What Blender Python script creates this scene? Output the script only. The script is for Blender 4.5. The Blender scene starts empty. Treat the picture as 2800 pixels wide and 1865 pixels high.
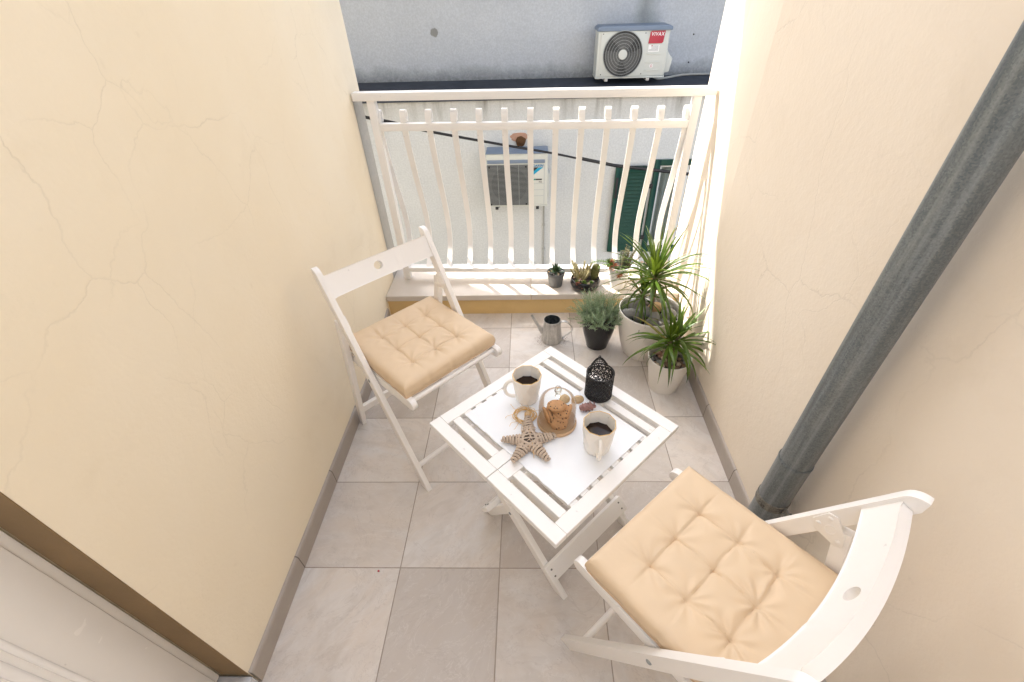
import bpy, bmesh, math, random
from mathutils import Vector, Matrix, noise as mnoise
from math import sin, cos, pi, radians, sqrt, atan2, exp, floor

S = bpy.context.scene
COL = S.collection
RNG = random.Random(7)

# ------------------------------------------------------------------ materials
class NT:
    def __init__(self, name):
        self.m = bpy.data.materials.new(name); self.m.use_nodes = True
        self.t = self.m.node_tree; self.t.nodes.clear()
        self.out = self.t.nodes.new('ShaderNodeOutputMaterial')
        self._obj = None
    def n(self, typ, ins=None, **props):
        nd = self.t.nodes.new('ShaderNode' + typ)
        for k, v in props.items(): setattr(nd, k, v)
        for k, v in (ins or {}).items():
            s = nd.inputs[k]
            if isinstance(v, bpy.types.NodeSocket): self.t.links.new(v, s)
            else: s.default_value = v
        return nd
    def obj(self):
        if self._obj is None: self._obj = self.n('TexCoord').outputs['Object']
        return self._obj
    def math(self, op, a, b=None, c=None, clamp=False):
        ins = {0: a}
        if b is not None: ins[1] = b
        if c is not None: ins[2] = c
        return self.n('Math', ins, operation=op, use_clamp=clamp).outputs[0]
    def noise(self, scale, detail=4, rough=.55, dist=0., vec=None, out='Fac'):
        return self.n('TexNoise', {'Vector': vec or self.obj(), 'Scale': scale, 'Detail': detail, 'Roughness': rough, 'Distortion': dist}).outputs[out]
    def ramp(self, fac, stops, interp='LINEAR'):
        nd = self.n('ValToRGB', {'Fac': fac}); cr = nd.color_ramp; cr.interpolation = interp
        while len(cr.elements) > 1: cr.elements.remove(cr.elements[-1])
        for i, (p, c) in enumerate(stops):
            e = cr.elements[0] if i == 0 else cr.elements.new(p)
            e.position = p; e.color = (c, c, c, 1) if isinstance(c, (int, float)) else tuple(c) + (1,)
        return nd.outputs['Color']
    def mix(self, fac, a, b, mode='MIX'):
        def cc(v): return tuple(v) + (1,) if isinstance(v, tuple) and len(v) == 3 else v
        nd = self.n('Mix', data_type='RGBA', blend_type=mode)
        for idx, v in ((0, fac), (6, cc(a)), (7, cc(b))):
            s = nd.inputs[idx]
            if isinstance(v, bpy.types.NodeSocket): self.t.links.new(v, s)
            else: s.default_value = v
        return nd.outputs[2]
    def bump(self, h, strength=.2, dist=.01, normal=None):
        ins = {'Height': h, 'Strength': strength, 'Distance': dist}
        if normal is not None: ins['Normal'] = normal
        return self.n('Bump', ins).outputs[0]
    def bsdf(self, color, rough=.6, metal=0., normal=None, spec=.5, **kw):
        ins = {'Base Color': color + (1,) if isinstance(color, tuple) else color, 'Roughness': rough, 'Metallic': metal, 'Specular IOR Level': spec}
        if normal is not None: ins['Normal'] = normal
        for k, v in kw.items(): ins[k.replace('_', ' ')] = v
        b = self.n('BsdfPrincipled', ins)
        self.t.links.new(b.outputs[0], self.out.inputs[0]); return self.m
    def sep(self, v=None):
        return self.n('SeparateXYZ', {0: v or self.obj()}).outputs

def plain(name, col, rough=.5, metal=0., var=.12, scale=30, bump=.05, spec=.5, bscale=120):
    t = NT(name)
    a = t.noise(scale, 5, .6)
    c = t.mix(a, tuple(x*(1-var) for x in col), tuple(min(1, x*(1+var)) for x in col))
    r = t.math('MULTIPLY_ADD', t.noise(scale*1.7, 3), .25, rough-.12)
    nb = t.bump(t.noise(bscale, 3), bump, .002)
    return t.bsdf(c, r, metal, nb, spec)

def wall_mat(name, col, col2, crack=.5, flip=0., low=None):
    t = NT(name); o = t.obj()
    big = t.noise(1.3, 4, .6, .3)
    c = t.mix(t.ramp(big, [(.3, 0.), (.7, 1.)]), col, col2)
    # hairline cracks
    wob = t.noise(4.5, 2, .5, 0, out='Color'); wob2 = t.noise(34, 3, .6, 0, out='Color')
    wv = t.n('VectorMath', {0: wob, 1: (.12, .12, .12)}, operation='MULTIPLY').outputs[0]
    wv = t.n('VectorMath', {0: wob2, 1: (.022, .022, .022), 2: wv}, operation='MULTIPLY_ADD').outputs[0]
    wv2 = t.n('VectorMath', {0: o, 1: wv}, operation='ADD').outputs[0]
    sc = t.n('VectorMath', {0: wv2, 1: (1, 1, .8)}, operation='MULTIPLY').outputs[0]
    def cracks(scale, width, loff, lo, hi):
        v = t.n('TexVoronoi', {'Vector': sc, 'Scale': scale}, feature='DISTANCE_TO_EDGE').outputs['Distance']
        line = t.ramp(v, [(0, 1.), (width, .0)])
        mvec = t.n('VectorMath', {0: o, 1: (loff, loff*.7, 0)}, operation='ADD').outputs[0]
        mask = t.ramp(t.noise(2.2, 3, .6, 0, mvec), [(lo, 0.), (hi, 1.)])
        return t.math('MULTIPLY', line, mask)
    k = t.math('MAXIMUM', cracks(3.4, .005, 3.1+flip, .5, .66), cracks(1.9, .003, 8.7+flip, .45, .6))
    k = t.math('MULTIPLY', k, crack)
    c = t.mix(k, c, tuple(x*.52 for x in col))
    spots = t.ramp(t.noise(24, 2, .5), [(.72, 0.), (.78, .35)])
    c = t.mix(spots, c, tuple(x*.9 for x in col))
    smudge = t.ramp(t.noise(2.6, 5, .7, .6), [(.58, 0.), (.8, .22)])
    c = t.mix(smudge, c, (col[0]*.72, col[1]*.68, col[2]*.6))
    fine = t.noise(95, 4, .65)
    mid = t.noise(22, 4, .6)
    h = t.math('ADD', t.math('MULTIPLY', fine, .5), t.math('MULTIPLY', mid, .8))
    h = t.math('SUBTRACT', h, t.math('MULTIPLY', k, 1.2))
    return t.bsdf(c, .85, 0, t.bump(h, .42, .004), .25)

def tile_mat(name, vertical=False, base=(.56, .52, .49), dark=False):
    t = NT(name); o = t.sep()
    x3 = t.math('MULTIPLY', o[0], 3.0); y3 = t.math('MULTIPLY', o[1], 3.0)
    fx = t.math('FRACT', x3); fy = t.math('FRACT', y3)
    ex = t.math('MINIMUM', fx, t.math('SUBTRACT', 1., fx)); ey = t.math('MINIMUM', fy, t.math('SUBTRACT', 1., fy))
    e = t.math('MINIMUM', ex, ey)
    wob = t.math('MULTIPLY_ADD', t.noise(40, 2), .004, .0032)
    gro = t.math('LESS_THAN', e, wob)
    cx = t.math('FLOOR', x3); cy = t.math('FLOOR', y3)
    cell = t.n('CombineXYZ', {0: cx, 1: cy, 2: 3.7}).outputs[0]
    wn = t.n('TexWhiteNoise', {'Vector': cell}, noise_dimensions='3D')
    off = t.n('VectorMath', {0: wn.outputs['Color'], 1: (9, 9, 9)}, operation='MULTIPLY').outputs[0]
    vec = t.n('VectorMath', {0: t.obj(), 1: off}, operation='ADD').outputs[0]
    rot = t.n('VectorRotate', {'Vector': vec, 'Axis': (0, 0, 1), 'Angle': t.math('MULTIPLY', wn.outputs['Value'], 6.283)}).outputs[0]
    st = t.n('VectorMath', {0: rot, 1: (1, 2.1, 1)}, operation='MULTIPLY').outputs[0]
    cloud = t.noise(4.2, 6, .62, .7, st)
    cloud2 = t.noise(9, 5, .6, .9, st)
    grey = (.665, .635, .60); pink = (.655, .585, .515); tan = (.49, .435, .385)
    c = t.mix(t.ramp(cloud, [(.36, 0.), (.66, 1.)]), grey, pink)
    c = t.mix(t.math('MULTIPLY', t.ramp(cloud2, [(.45, 0.), (.75, 1.)]), .55), c, tan)
    v = t.math('SUBTRACT', wn.outputs['Value'], .5)
    c = t.mix(t.math('MULTIPLY_ADD', v, 1.3, .25, clamp=True), c, (.46, .41, .365))
    # fine pale and grey veins
    vn = t.math('ABSOLUTE', t.math('SUBTRACT', t.noise(6, 5, .68, 1.2, st), .5))
    c = t.mix(t.math('MULTIPLY', t.ramp(vn, [(0, 1.), (.014, 0.)]), .28), c, (.74, .71, .67))
    vn2 = t.math('ABSOLUTE', t.math('SUBTRACT', t.noise(4.1, 5, .7, 1.5, rot), .47))
    c = t.mix(t.math('MULTIPLY', t.ramp(vn2, [(0, 1.), (.012, 0.)]), .22), c, (.33, .28, .25))
    speck = t.ramp(t.noise(160, 1, .5), [(.79, 0.), (.82, .5)])
    c = t.mix(speck, c, (.3, .25, .21))
    dirt = t.ramp(t.noise(2.3, 6, .72, .8), [(.52, 0.), (.78, .42)])
    c = t.mix(dirt, c, (.42, .345, .28))
    c = t.mix(gro, c, t.mix(t.noise(14, 4), (.24, .20, .165), (.44, .38, .32)))
    r = t.math('MULTIPLY_ADD', t.noise(12, 4), .25, .28)
    r = t.math('MAXIMUM', r, t.math('MULTIPLY', gro, .9))
    h = t.math('MULTIPLY', t.math('MINIMUM', t.math('MULTIPLY', e, 90.), 1.), 1.)
    h = t.math('ADD', h, t.math('MULTIPLY', t.noise(30, 4), .12))
    return t.bsdf(c, r, 0, t.bump(h, .35, .002), .45)

def skirt_mat(name):
    t = NT(name); o = t.obj()
    n = t.noise(7, 5, .65, .5)
    c = t.mix(n, (.30, .26, .225), (.43, .385, .34))
    s = t.sep(); f = t.math('FRACT', t.math('MULTIPLY', s[1], 3.0))
    e = t.math('MINIMUM', f, t.math('SUBTRACT', 1., f))
    g = t.math('LESS_THAN', e, .006)
    c = t.mix(g, c, (.12, .10, .085))
    # pale worn top edge
    return t.bsdf(c, .5, 0, t.bump(t.noise(40, 3), .1, .002), .35)

def stucco_mat(name, col, mode):
    t = NT(name); s = t.sep()
    n = t.noise(1.1, 5, .6, .4)
    c = t.mix(n, tuple(x*.86 for x in col), tuple(x*1.1 for x in col))
    grit = t.noise(45, 4, .7)
    c = t.mix(t.math('MULTIPLY', t.ramp(grit, [(.42, 1.), (.62, 0.)]), .35), c, tuple(x*.62 for x in col))
    if mode == 'upper':   # mould creeping up from the ledge
        z = t.math('SUBTRACT', s[2], .385)
        edge = t.math('MULTIPLY_ADD', t.noise(5, 5, .7), .36, .05)
        m = t.math('SUBTRACT', 1., t.math('DIVIDE', z, edge), clamp=True)
        m = t.math('MULTIPLY', m, t.math('MULTIPLY_ADD', t.noise(28, 4, .7), .9, .35), clamp=True)
        c = t.mix(m, c, (.075, .085, .085))
        # shade above the upper unit, painted in as a dark streak
        d = t.math('ABSOLUTE', t.math('SUBTRACT', s[0], t.math('MULTIPLY_ADD', t.noise(3, 3), .3, 2.1)))
        st = t.math('MULTIPLY', t.ramp(d, [(0, .6), (.22, 0.)]), t.ramp(s[2], [(.0, 0.), (.9, 0.), (1., 1.)]))
        c = t.mix(st, c, (.16, .18, .17))
        patch = t.n('VectorMath', {0: t.obj(), 1: (-.43, 6.35, .965)}, operation='DISTANCE').outputs['Value']
        patch = t.math('ADD', patch, t.math('MULTIPLY_ADD', t.noise(14, 3), .06, -.03))
        c = t.mix(t.ramp(patch, [(.042, .9), (.055, 0.)]), c, (.22, .22, .21))
    else:                 # brownish streaks under the ledge
        z = t.math('SUBTRACT', .385, s[2])
        stv = t.n('CombineXYZ', {0: t.math('MULTIPLY', s[0], 7.), 1: 0., 2: t.math('MULTIPLY', s[2], .8)}).outputs[0]
        stn = t.ramp(t.noise(1.0, 4, .6, 0, stv), [(.5, 0.), (.72, 1.)])
        lim = t.math('SUBTRACT', 1., t.math('DIVIDE', z, .42), clamp=True)
        c = t.mix(t.math('MULTIPLY', lim, .5), c, (.46, .43, .37))
        c = t.mix(t.math('MULTIPLY', t.math('MULTIPLY', stn, lim), .8), c, (.17, .155, .13))
    h = t.math('ADD', t.noise(60, 4, .7), t.math('MULTIPLY', t.noise(14, 3), .5))
    return t.bsdf(c, .92, 0, t.bump(h, .5, .012), .15)

def paint_mat(name, col, rough=.38, bump=.12):
    t = NT(name); o = t.obj()
    n = t.noise(6, 4, .6); f = t.noise(70, 3)
    c = t.mix(n, tuple(x*.96 for x in col), tuple(min(1, x*1.03) for x in col))
    chip = t.ramp(t.noise(55, 2, .5), [(.74, 0.), (.77, .55)])
    c = t.mix(chip, c, tuple(x*.72 for x in col))
    return t.bsdf(c, t.math('MULTIPLY_ADD', n, .2, rough-.1), 0, t.bump(f, bump, .002), .45)

def fabric_mat(name, col, weave=900, bump=.12, sheen=.2, rough=.7):
    t = NT(name)
    n = t.noise(9, 4); w = t.noise(weave, 2)
    c = t.mix(n, tuple(x*.95 for x in col), tuple(x*1.04 for x in col))
    wr = t.noise(26, 5, .6, 1.2)
    h = t.math('ADD', t.math('MULTIPLY', w, .25), t.math('MULTIPLY', wr, .9))
    return t.bsdf(c, rough, 0, t.bump(h, bump, .004), .3, Sheen_Weight=sheen)

def leaf_mat(name, a, b, scale=30, rough=.4, trans=.25):
    t = NT(name)
    n = t.noise(scale, 4, .6)
    c = t.mix(t.ramp(n, [(.35, 0.), (.65, 1.)]), a, b)
    p = t.n('BsdfPrincipled', {'Base Color': c, 'Roughness': rough, 'Specular IOR Level': .45})
    tr = t.n('BsdfTranslucent', {'Color': t.mix(.35, c, (.45, .55, .05))})
    mx = t.n('MixShader', {0: trans, 1: p.outputs[0], 2: tr.outputs[0]})
    t.t.links.new(mx.outputs[0], t.out.inputs[0]); return t.m

def galv_mat(name, dark, light, rough=.5, metal=.5, scale=26):
    t = NT(name)
    v = t.n('TexVoronoi', {'Vector': t.obj(), 'Scale': scale*5.5}, feature='F1').outputs['Color']
    vs = t.n('SeparateColor', {0: v}).outputs[0]
    n = t.noise(scale*.35, 6, .7, .3)
    f = t.math('ADD', t.math('MULTIPLY', vs, .5), t.math('MULTIPLY', n, .6))
    c = t.mix(t.ramp(f, [(.3, 0.), (.85, 1.)]), dark, light)
    so_ = t.sep(); sv = t.n('CombineXYZ', {0: t.math('MULTIPLY', so_[0], 55.), 1: t.math('MULTIPLY', so_[1], 55.), 2: t.math('MULTIPLY', so_[2], 2.2)}).outputs[0]
    stq = t.noise(1., 4, .6, .2, sv)
    c = t.mix(t.ramp(stq, [(.35, .45), (.5, 0.)]), c, tuple(x*.6 for x in dark)); c = t.mix(t.ramp(stq, [(.52, 0.), (.75, .55)]), c, tuple(min(1, x*1.7) for x in light))  # paler lengthwise streaks put highlights into the zinc colour
    sp = t.ramp(t.noise(scale*5, 2, .6), [(.73, 0.), (.77, .6)])
    c = t.mix(sp, c, tuple(min(1, x*2.4) for x in light))
    return t.bsdf(c, t.math('MULTIPLY_ADD', n, .3, rough-.15), metal, t.bump(t.noise(scale*4, 3), .12, .002), .4)

def glass_thin(name, tint=(.975, .985, .98)):
    t = NT(name)
    lw = t.n('LayerWeight', {'Blend': .12})
    f2 = t.math('POWER', lw.outputs['Facing'], 4.)
    trc = t.mix(f2, tint, (.60, .68, .64))
    tr = t.n('BsdfTransparent', {'Color': trc})
    gl = t.n('BsdfGlossy', {'Color': (1, 1, 1, 1), 'Roughness': .02})
    mx = t.n('MixShader', {0: t.math('MULTIPLY', lw.outputs['Fresnel'], .8), 1: tr.outputs[0], 2: gl.outputs[0]})
    t.t.links.new(mx.outputs[0], t.out.inputs[0]); return t.m

M = {}
M['wall_l'] = wall_mat('cream_plaster_left', (.795, .70, .535), (.825, .745, .60), .22)
M['wall_r'] = wall_mat('cream_plaster_right', (.755, .665, .55), (.79, .71, .60), .22, 5.)
M['reveal'] = plain('shade_brown_reveal', (.22, .145, .07), .9, 0, .2, 6, .3)  # shade of the door recess put into the colour
M['ochre'] = wall_mat('ochre_plaster', (.69, .48, .21), (.74, .54, .27), .4, 2.)
M['bare'] = stucco_mat('bare_grey_render', (.52, .49, .44), 'none')
M['tile'] = tile_mat('floor_tile')
M['skirt'] = skirt_mat('skirting_tile')
M['slab'] = plain('sill_stone', (.62, .56, .49), .45, 0, .10, 9, .06)
M['thresh'] = plain('threshold_marble', (.50, .50, .50), .35, 0, .25, 12, .05)
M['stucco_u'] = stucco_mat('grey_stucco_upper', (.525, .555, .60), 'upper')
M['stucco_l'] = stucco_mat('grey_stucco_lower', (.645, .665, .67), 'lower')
M['bitumen'] = plain('bitumen_felt', (.045, .052, .068), .85, 0, .5, 5, .5, .3, 60)
M['ground'] = plain('alley_asphalt', (.16, .15, .14), .9, 0, .3, 3, .4, .3, 40)
M['iron'] = paint_mat('white_railing_paint', (.82, .80, .77), .35)
M['wood'] = paint_mat('white_wood_paint', (.86, .835, .80), .36)
M['wood_t'] = paint_mat('white_table_paint', (.84, .82, .785), .4)
M['door'] = paint_mat('white_door_paint', (.86, .85, .83), .25, .02)
M['cushion'] = fabric_mat('beige_cushion_cotton', (.70, .54, .365), 900, .15, .05, .52)
M['piping'] = fabric_mat('beige_piping', (.62, .46, .31))
M['runner'] = fabric_mat('white_linen', (.85, .87, .89), 700, .1, .1, .85)
M['galv_pipe'] = galv_mat('weathered_zinc', (.130, .152, .163), (.215, .235, .238), .36, .35, 64)
M['galv_band'] = galv_mat('zinc_band', (.10, .10, .09), (.24, .23, .20), .5, .4, 40)
M['galv_can'] = galv_mat('galvanised_can', (.47, .46, .435), (.58, .565, .54), .45, .35, 30)
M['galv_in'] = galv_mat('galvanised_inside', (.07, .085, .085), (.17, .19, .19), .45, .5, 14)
M['pot_w'] = plain('white_glazed_pot', (.76, .725, .665), .35, 0, .05, 8, .03)
M['pot_w2'] = plain('white_ceramic_pot', (.80, .79, .77), .3, 0, .03, 8, .03)
M['pot_b'] = plain('black_glazed_pot', (.012, .012, .013), .22, 0, .2, 8, .02)
M['pot_g'] = plain('grey_plastic_pot', (.13, .135, .14), .45, 0, .1, 10, .04)
M['soil'] = plain('potting_soil', (.035, .026, .02), .95, 0, .5, 60, .8)
M['stone_g'] = plain('grey_pebble', (.24, .235, .23), .6, 0, .25, 22, .12)
M['stone_d'] = plain('dark_pebble', (.11, .10, .095), .6, 0, .3, 22, .12)
M['stone_t'] = plain('tan_pebble', (.46, .28, .13), .55, 0, .3, 22, .12)
M['stone_b'] = plain('brown_pebble', (.20, .125, .085), .6, 0, .35, 22, .12)
M['stone_c'] = plain('cream_pebble', (.52, .42, .31), .6, 0, .25, 22, .12)
M['stone_r'] = plain('reddish_pebble', (.36, .19, .13), .6, 0, .25, 22, .12)
M['drac'] = leaf_mat('dracaena_leaf', (.022, .062, .010), (.10, .17, .014), 14)
M['drac2'] = leaf_mat('dracaena_leaf_low', (.030, .078, .010), (.105, .185, .015), 14)
M['drac_y'] = leaf_mat('yellowing_leaf', (.16, .17, .02), (.30, .20, .06), 18)
M['bark'] = plain('dracaena_stem', (.20, .145, .10), .9, 0, .35, 60, .5)
M['curry'] = leaf_mat('grey_green_needles', (.19, .30, .16), (.38, .47, .31), 40, .6, .12)
M['curry_stem'] = leaf_mat('pale_stems', (.24, .28, .17), (.34, .35, .24), 40, .7, .05)
M['haw'] = leaf_mat('dark_aloe_leaf', (.018, .045, .025), (.045, .09, .045), 80, .45, .05)
M['cactus'] = leaf_mat('cactus_skin', (.07, .085, .02), (.16, .15, .045), 90, .7, .03)
M['finger'] = leaf_mat('finger_cactus_skin', (.30, .26, .13), (.50, .45, .26), 60, .7, .05)
M['rosette'] = leaf_mat('green_rosette', (.08, .17, .04), (.24, .34, .09), 60, .5, .1)
M['redros'] = leaf_mat('red_rosette', (.28, .05, .03), (.42, .16, .08), 60, .5, .1)
M['succ'] = leaf_mat('grey_succulent', (.085, .12, .06), (.20, .24, .15), 50, .6, .08)
M['succ_b'] = leaf_mat('brown_succulent', (.13, .11, .055), (.22, .20, .11), 50, .6, .05)
M['mug'] = plain('cream_porcelain', (.84, .80, .735), .18, 0, .03, 12, .01)
M['gold'] = plain('gold_rim', (.62, .40, .16), .3, .8, .1, 30, .02)
M['coffee'] = plain('black_coffee', (.022, .010, .005), .08, 0, .2, 20, .0, .25)
M['glass'] = glass_thin('clear_glass')
t_ = NT('solid_glass'); M['glass_solid'] = t_.bsdf((.95, .98, .96), .02, 0, None, .5, Transmission_Weight=1.0, IOR=1.45)
M['pane'] = glass_thin('window_glass', (.80, .84, .84))
M['wood_disc'] = plain('light_wood_board', (.56, .36, .20), .5, 0, .18, 18, .06)
M['cookie'] = plain('baked_cookie', (.48, .255, .115), .85, 0, .25, 70, .7)
M['chip'] = plain('chocolate_chip', (.035, .015, .008), .5, 0, .2, 50, .2)
M['black_m'] = plain('black_metal', (.012, .012, .013), .42, .0, .2, 60, .05)
M['wicker'] = plain('grey_wicker', (.50, .40, .31), .8, 0, .3, 60, .4)
M['wicker_d'] = plain('dark_wicker_core', (.07, .05, .035), .9, 0, .3, 60, .4)
M['raffia'] = plain('yellow_raffia', (.66, .42, .16), .7, 0, .2, 60, .2)
M['shell_p'] = plain('purple_shell', (.30, .16, .14), .6, 0, .45, 70, .6)
M['shell_b'] = plain('beige_shell', (.52, .36, .19), .45, 0, .35, 55, .2)
M['ac_body'] = plain('ivory_sheet_metal', (.56, .575, .54), .45, 0, .03, 6, .02)
M['ac_lid'] = plain('blue_grey_lid', (.17, .22, .30), .5, 0, .06, 6, .02)
M['ac_dark'] = plain('dark_fan_cavity', (.016, .016, .018), .6, 0, .2, 20, .1)
M['ac_wire'] = plain('grille_wire', (.30, .32, .32), .45, 0, .05, 20, .02)
M['screw'] = plain('dull_screw', (.20, .19, .18), .4, .6, .1, 40, .02)
M['ac_blade'] = plain('fan_blade', (.06, .062, .066), .4, 0, .1, 20, .02)
M['red'] = plain('red_badge', (.42, .025, .05), .4, 0, .05, 10, .01)
M['white'] = plain('white_print', (.80, .80, .80), .5, 0, .02, 10, .01)
M['blue'] = plain('blue_print', (.01, .17, .36), .5, 0, .05, 10, .01)
M['cyan'] = plain('cyan_print', (.0, .30, .50), .5, 0, .05, 10, .01)
M['ink'] = plain('black_print', (.02, .02, .025), .5, 0, .05, 10, .01)
M['teal'] = plain('green_print', (.0, .22, .16), .5, 0, .05, 10, .01)
M['green'] = paint_mat('green_shutter_paint', (.001, .045, .029), .6)
M['curtain'] = fabric_mat('grey_net_curtain', (.52, .52, .50), 500, .1, .1, .9)
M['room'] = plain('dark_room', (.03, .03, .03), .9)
M['pvc'] = plain('white_pvc', (.66, .68, .69), .35, 0, .04, 10, .02)
M['cable'] = plain('black_cable', (.008, .008, .010), .5, 0, .1, 10, .02)
M['conduit'] = plain('grey_conduit', (.36, .36, .34), .6, 0, .15, 10, .05)
M['foam'] = plain('brown_foam', (.10, .045, .015), .9, 0, .5, 40, .9)
M['brick'] = plain('bare_brick', (.46, .27, .19), .9, 0, .25, 30, .5)
M['crumb'] = plain('dry_soil_crumbs', (.20, .12, .06), .9, 0, .4, 90, .2)
M['petal'] = leaf_mat('pink_flower', (.50, .30, .28), (.62, .48, .42), 60, .6, .1)

# ------------------------------------------------------------------ mesh helpers
class MB:
    def __init__(self): self.v = []; self.f = []
    def add(self, vs, fs):
        b = len(self.v); self.v += [tuple(x) for x in vs]; self.f += [tuple(i+b for i in q) for q in fs]; return self
    def box(self, x0, x1, y0, y1, z0, z1):
        return self.add([(x0,y0,z0),(x1,y0,z0),(x1,y1,z0),(x0,y1,z0),(x0,y0,z1),(x1,y0,z1),(x1,y1,z1),(x0,y1,z1)],
                        [(3,2,1,0),(4,5,6,7),(0,1,5,4),(1,2,6,5),(2,3,7,6),(3,0,4,7)])
    def prism(self, poly, lo, hi, axis='z'):
        """polygon extruded along an axis: axis y -> poly is (x,z); axis x -> (y,z); axis z -> (x,y)"""
        def P(p, h):
            return {'z': (p[0], p[1], h), 'y': (p[0], h, p[1]), 'x': (h, p[0], p[1])}[axis]
        n = len(poly)
        vs = [P(p, lo) for p in poly] + [P(p, hi) for p in poly]
        fs = [tuple(range(n))[::-1], tuple(range(n, 2*n))] + [(i, (i+1) % n, n+(i+1) % n, n+i) for i in range(n)]
        return self.add(vs, fs)
    def obox(self, c, ax, half):
        """oriented box: centre, three unit axes, half sizes"""
        c = Vector(c); a = [Vector(x)*h for x, h in zip(ax, half)]
        vs = [c + a[0]*i + a[1]*j + a[2]*k for k in (-1, 1) for (i, j) in ((-1,-1),(1,-1),(1,1),(-1,1))]
        return self.add(vs, [(3,2,1,0),(4,5,6,7),(0,1,5,4),(1,2,6,5),(2,3,7,6),(3,0,4,7)])
    def tube(self, pts, r, n=8, closed=False, cap=True, flat=None):
        pts = [Vector(p) for p in pts]; m = len(pts)
        rs = r if isinstance(r, (list, tuple)) else [r]*m
        up = Vector((0, 0, 1)); vs = []; prev = None
        for i, p in enumerate(pts):
            if closed: d = pts[(i+1) % m] - pts[i-1]
            else: d = pts[min(i+1, m-1)] - pts[max(i-1, 0)]
            if d.length < 1e-9: d = Vector((0, 0, 1))
            d.normalize()
            if prev is None:
                a = d.cross(up)
                if a.length < .05: a = d.cross(Vector((1, 0, 0)))
            else:
                a = prev - d*prev.dot(d)
                if a.length < 1e-4: a = d.cross(up)
            a.normalize(); b = d.cross(a); prev = a
            for k in range(n):
                t = 2*pi*k/n
                vs.append(p + a*cos(t)*rs[i] + b*sin(t)*rs[i])
        fs = []
        for i in range(m if closed else m-1):
            j = (i+1) % m
            for k in range(n):
                fs.append((i*n+k, i*n+(k+1) % n, j*n+(k+1) % n, j*n+k))
        if cap and not closed:
            fs.append(tuple(range(n))[::-1]); fs.append(tuple((m-1)*n+k for k in range(n)))
        return self.add(vs, fs)
    def lathe(self, prof, n=40, c=(0, 0, 0), cap0=False, cap1=False, sx=1., sy=1.):
        vs = []; fs = []; m = len(prof)
        for (r, z) in prof:
            for k in range(n):
                t = 2*pi*k/n
                vs.append((c[0]+r*cos(t)*sx, c[1]+r*sin(t)*sy, c[2]+z))
        for i in range(m-1):
            for k in range(n):
                fs.append((i*n+k, i*n+(k+1) % n, (i+1)*n+(k+1) % n, (i+1)*n+k))
        if cap0: fs.append(tuple(range(n))[::-1])
        if cap1: fs.append(tuple((m-1)*n+k for k in range(n)))
        return self.add(vs, fs)
    def ball(self, c, r, n=12, m=8, rot=None, jit=0., seed=0):
        rx, ry, rz = r if isinstance(r, (list, tuple)) else (r, r, r)
        R = rot or Matrix.Identity(3); vs = []; fs = []
        for i in range(m+1):
            ph = pi*i/m
            for k in range(n):
                t = 2*pi*k/n
                d = Vector((sin(ph)*cos(t), sin(ph)*sin(t), cos(ph)))
                q = 1 + jit*mnoise.noise(d*1.6 + Vector((seed*7.3, seed*3.1, seed)))
                vs.append(Vector(c) + R @ Vector((d.x*rx*q, d.y*ry*q, d.z*rz*q)))
        for i in range(m):
            for k in range(n):
                fs.append((i*n+k, (i+1)*n+k, (i+1)*n+(k+1) % n, i*n+(k+1) % n))
        return self.add(vs, fs)
    def blade(self, base, az, length, elev, droop, width, seg=7, fold=.25, twist=0., wpos=.3, bend=0.):
        """long leaf: starts at elevation, droops along its length"""
        p = Vector(base); st = length/seg; L = []
        e = elev; a = az
        for i in range(seg+1):
            s = i/seg
            w = width*(min(1, (s/wpos))**.6*.55+.45 if s < wpos else (1-((s-wpos)/(1-wpos))**1.7))
            d = Vector((cos(e)*cos(a), cos(e)*sin(a), sin(e)))
            side = Vector((-sin(a), cos(a), 0)); side = side*cos(twist*s) + d.cross(side)*sin(twist*s)
            up = side.cross(d)*-1
            up = d.cross(side)*-1 if False else side.cross(d)
            w = max(w, width*.04)
            L.append((p + side*w*.5 - up*(-fold*w*.5), p.copy(), p - side*w*.5 - up*(-fold*w*.5)))
            p = p + d*st
            e -= droop/seg*(.4+1.2*s); a += bend/seg
        vs = [q for t3 in L for q in t3]; fs = []
        for i in range(seg):
            for k in range(2):
                fs.append((i*3+k, i*3+k+1, (i+1)*3+k+1, (i+1)*3+k))
        return self.add(vs, fs)
    def build(self, name, mat, parent=None, smooth=40, bevel=0., bseg=2, loc=None, solid=0., keep=None):
        me = bpy.data.meshes.new(name); me.from_pydata(self.v, [], self.f)
        bm = bmesh.new(); bm.from_mesh(me)
        bmesh.ops.remove_doubles(bm, verts=bm.verts, dist=1e-6)
        if bevel:
            es = [e for e in bm.edges if len(e.link_faces) == 2 and e.calc_face_angle(0) > radians(38) and not (keep and all(keep(v.co) for v in e.verts))]
            if es: bmesh.ops.bevel(bm, geom=es, offset=bevel, segments=bseg, profile=.6, affect='EDGES', clamp_overlap=True)
        if not solid and all(len(e.link_faces) == 2 for e in bm.edges): bmesh.ops.recalc_face_normals(bm, faces=bm.faces)
        if smooth:
            lim = radians(smooth)
            for f in bm.faces: f.smooth = True
            for e in bm.edges:
                if len(e.link_faces) == 2 and e.calc_face_angle(0) > lim: e.smooth = False
        bm.to_mesh(me); bm.free()
        o = bpy.data.objects.new(name, me); me.materials.append(mat); COL.objects.link(o)
        if parent is not None: o.parent = parent
        if loc: o.location = loc
        return o

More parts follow.
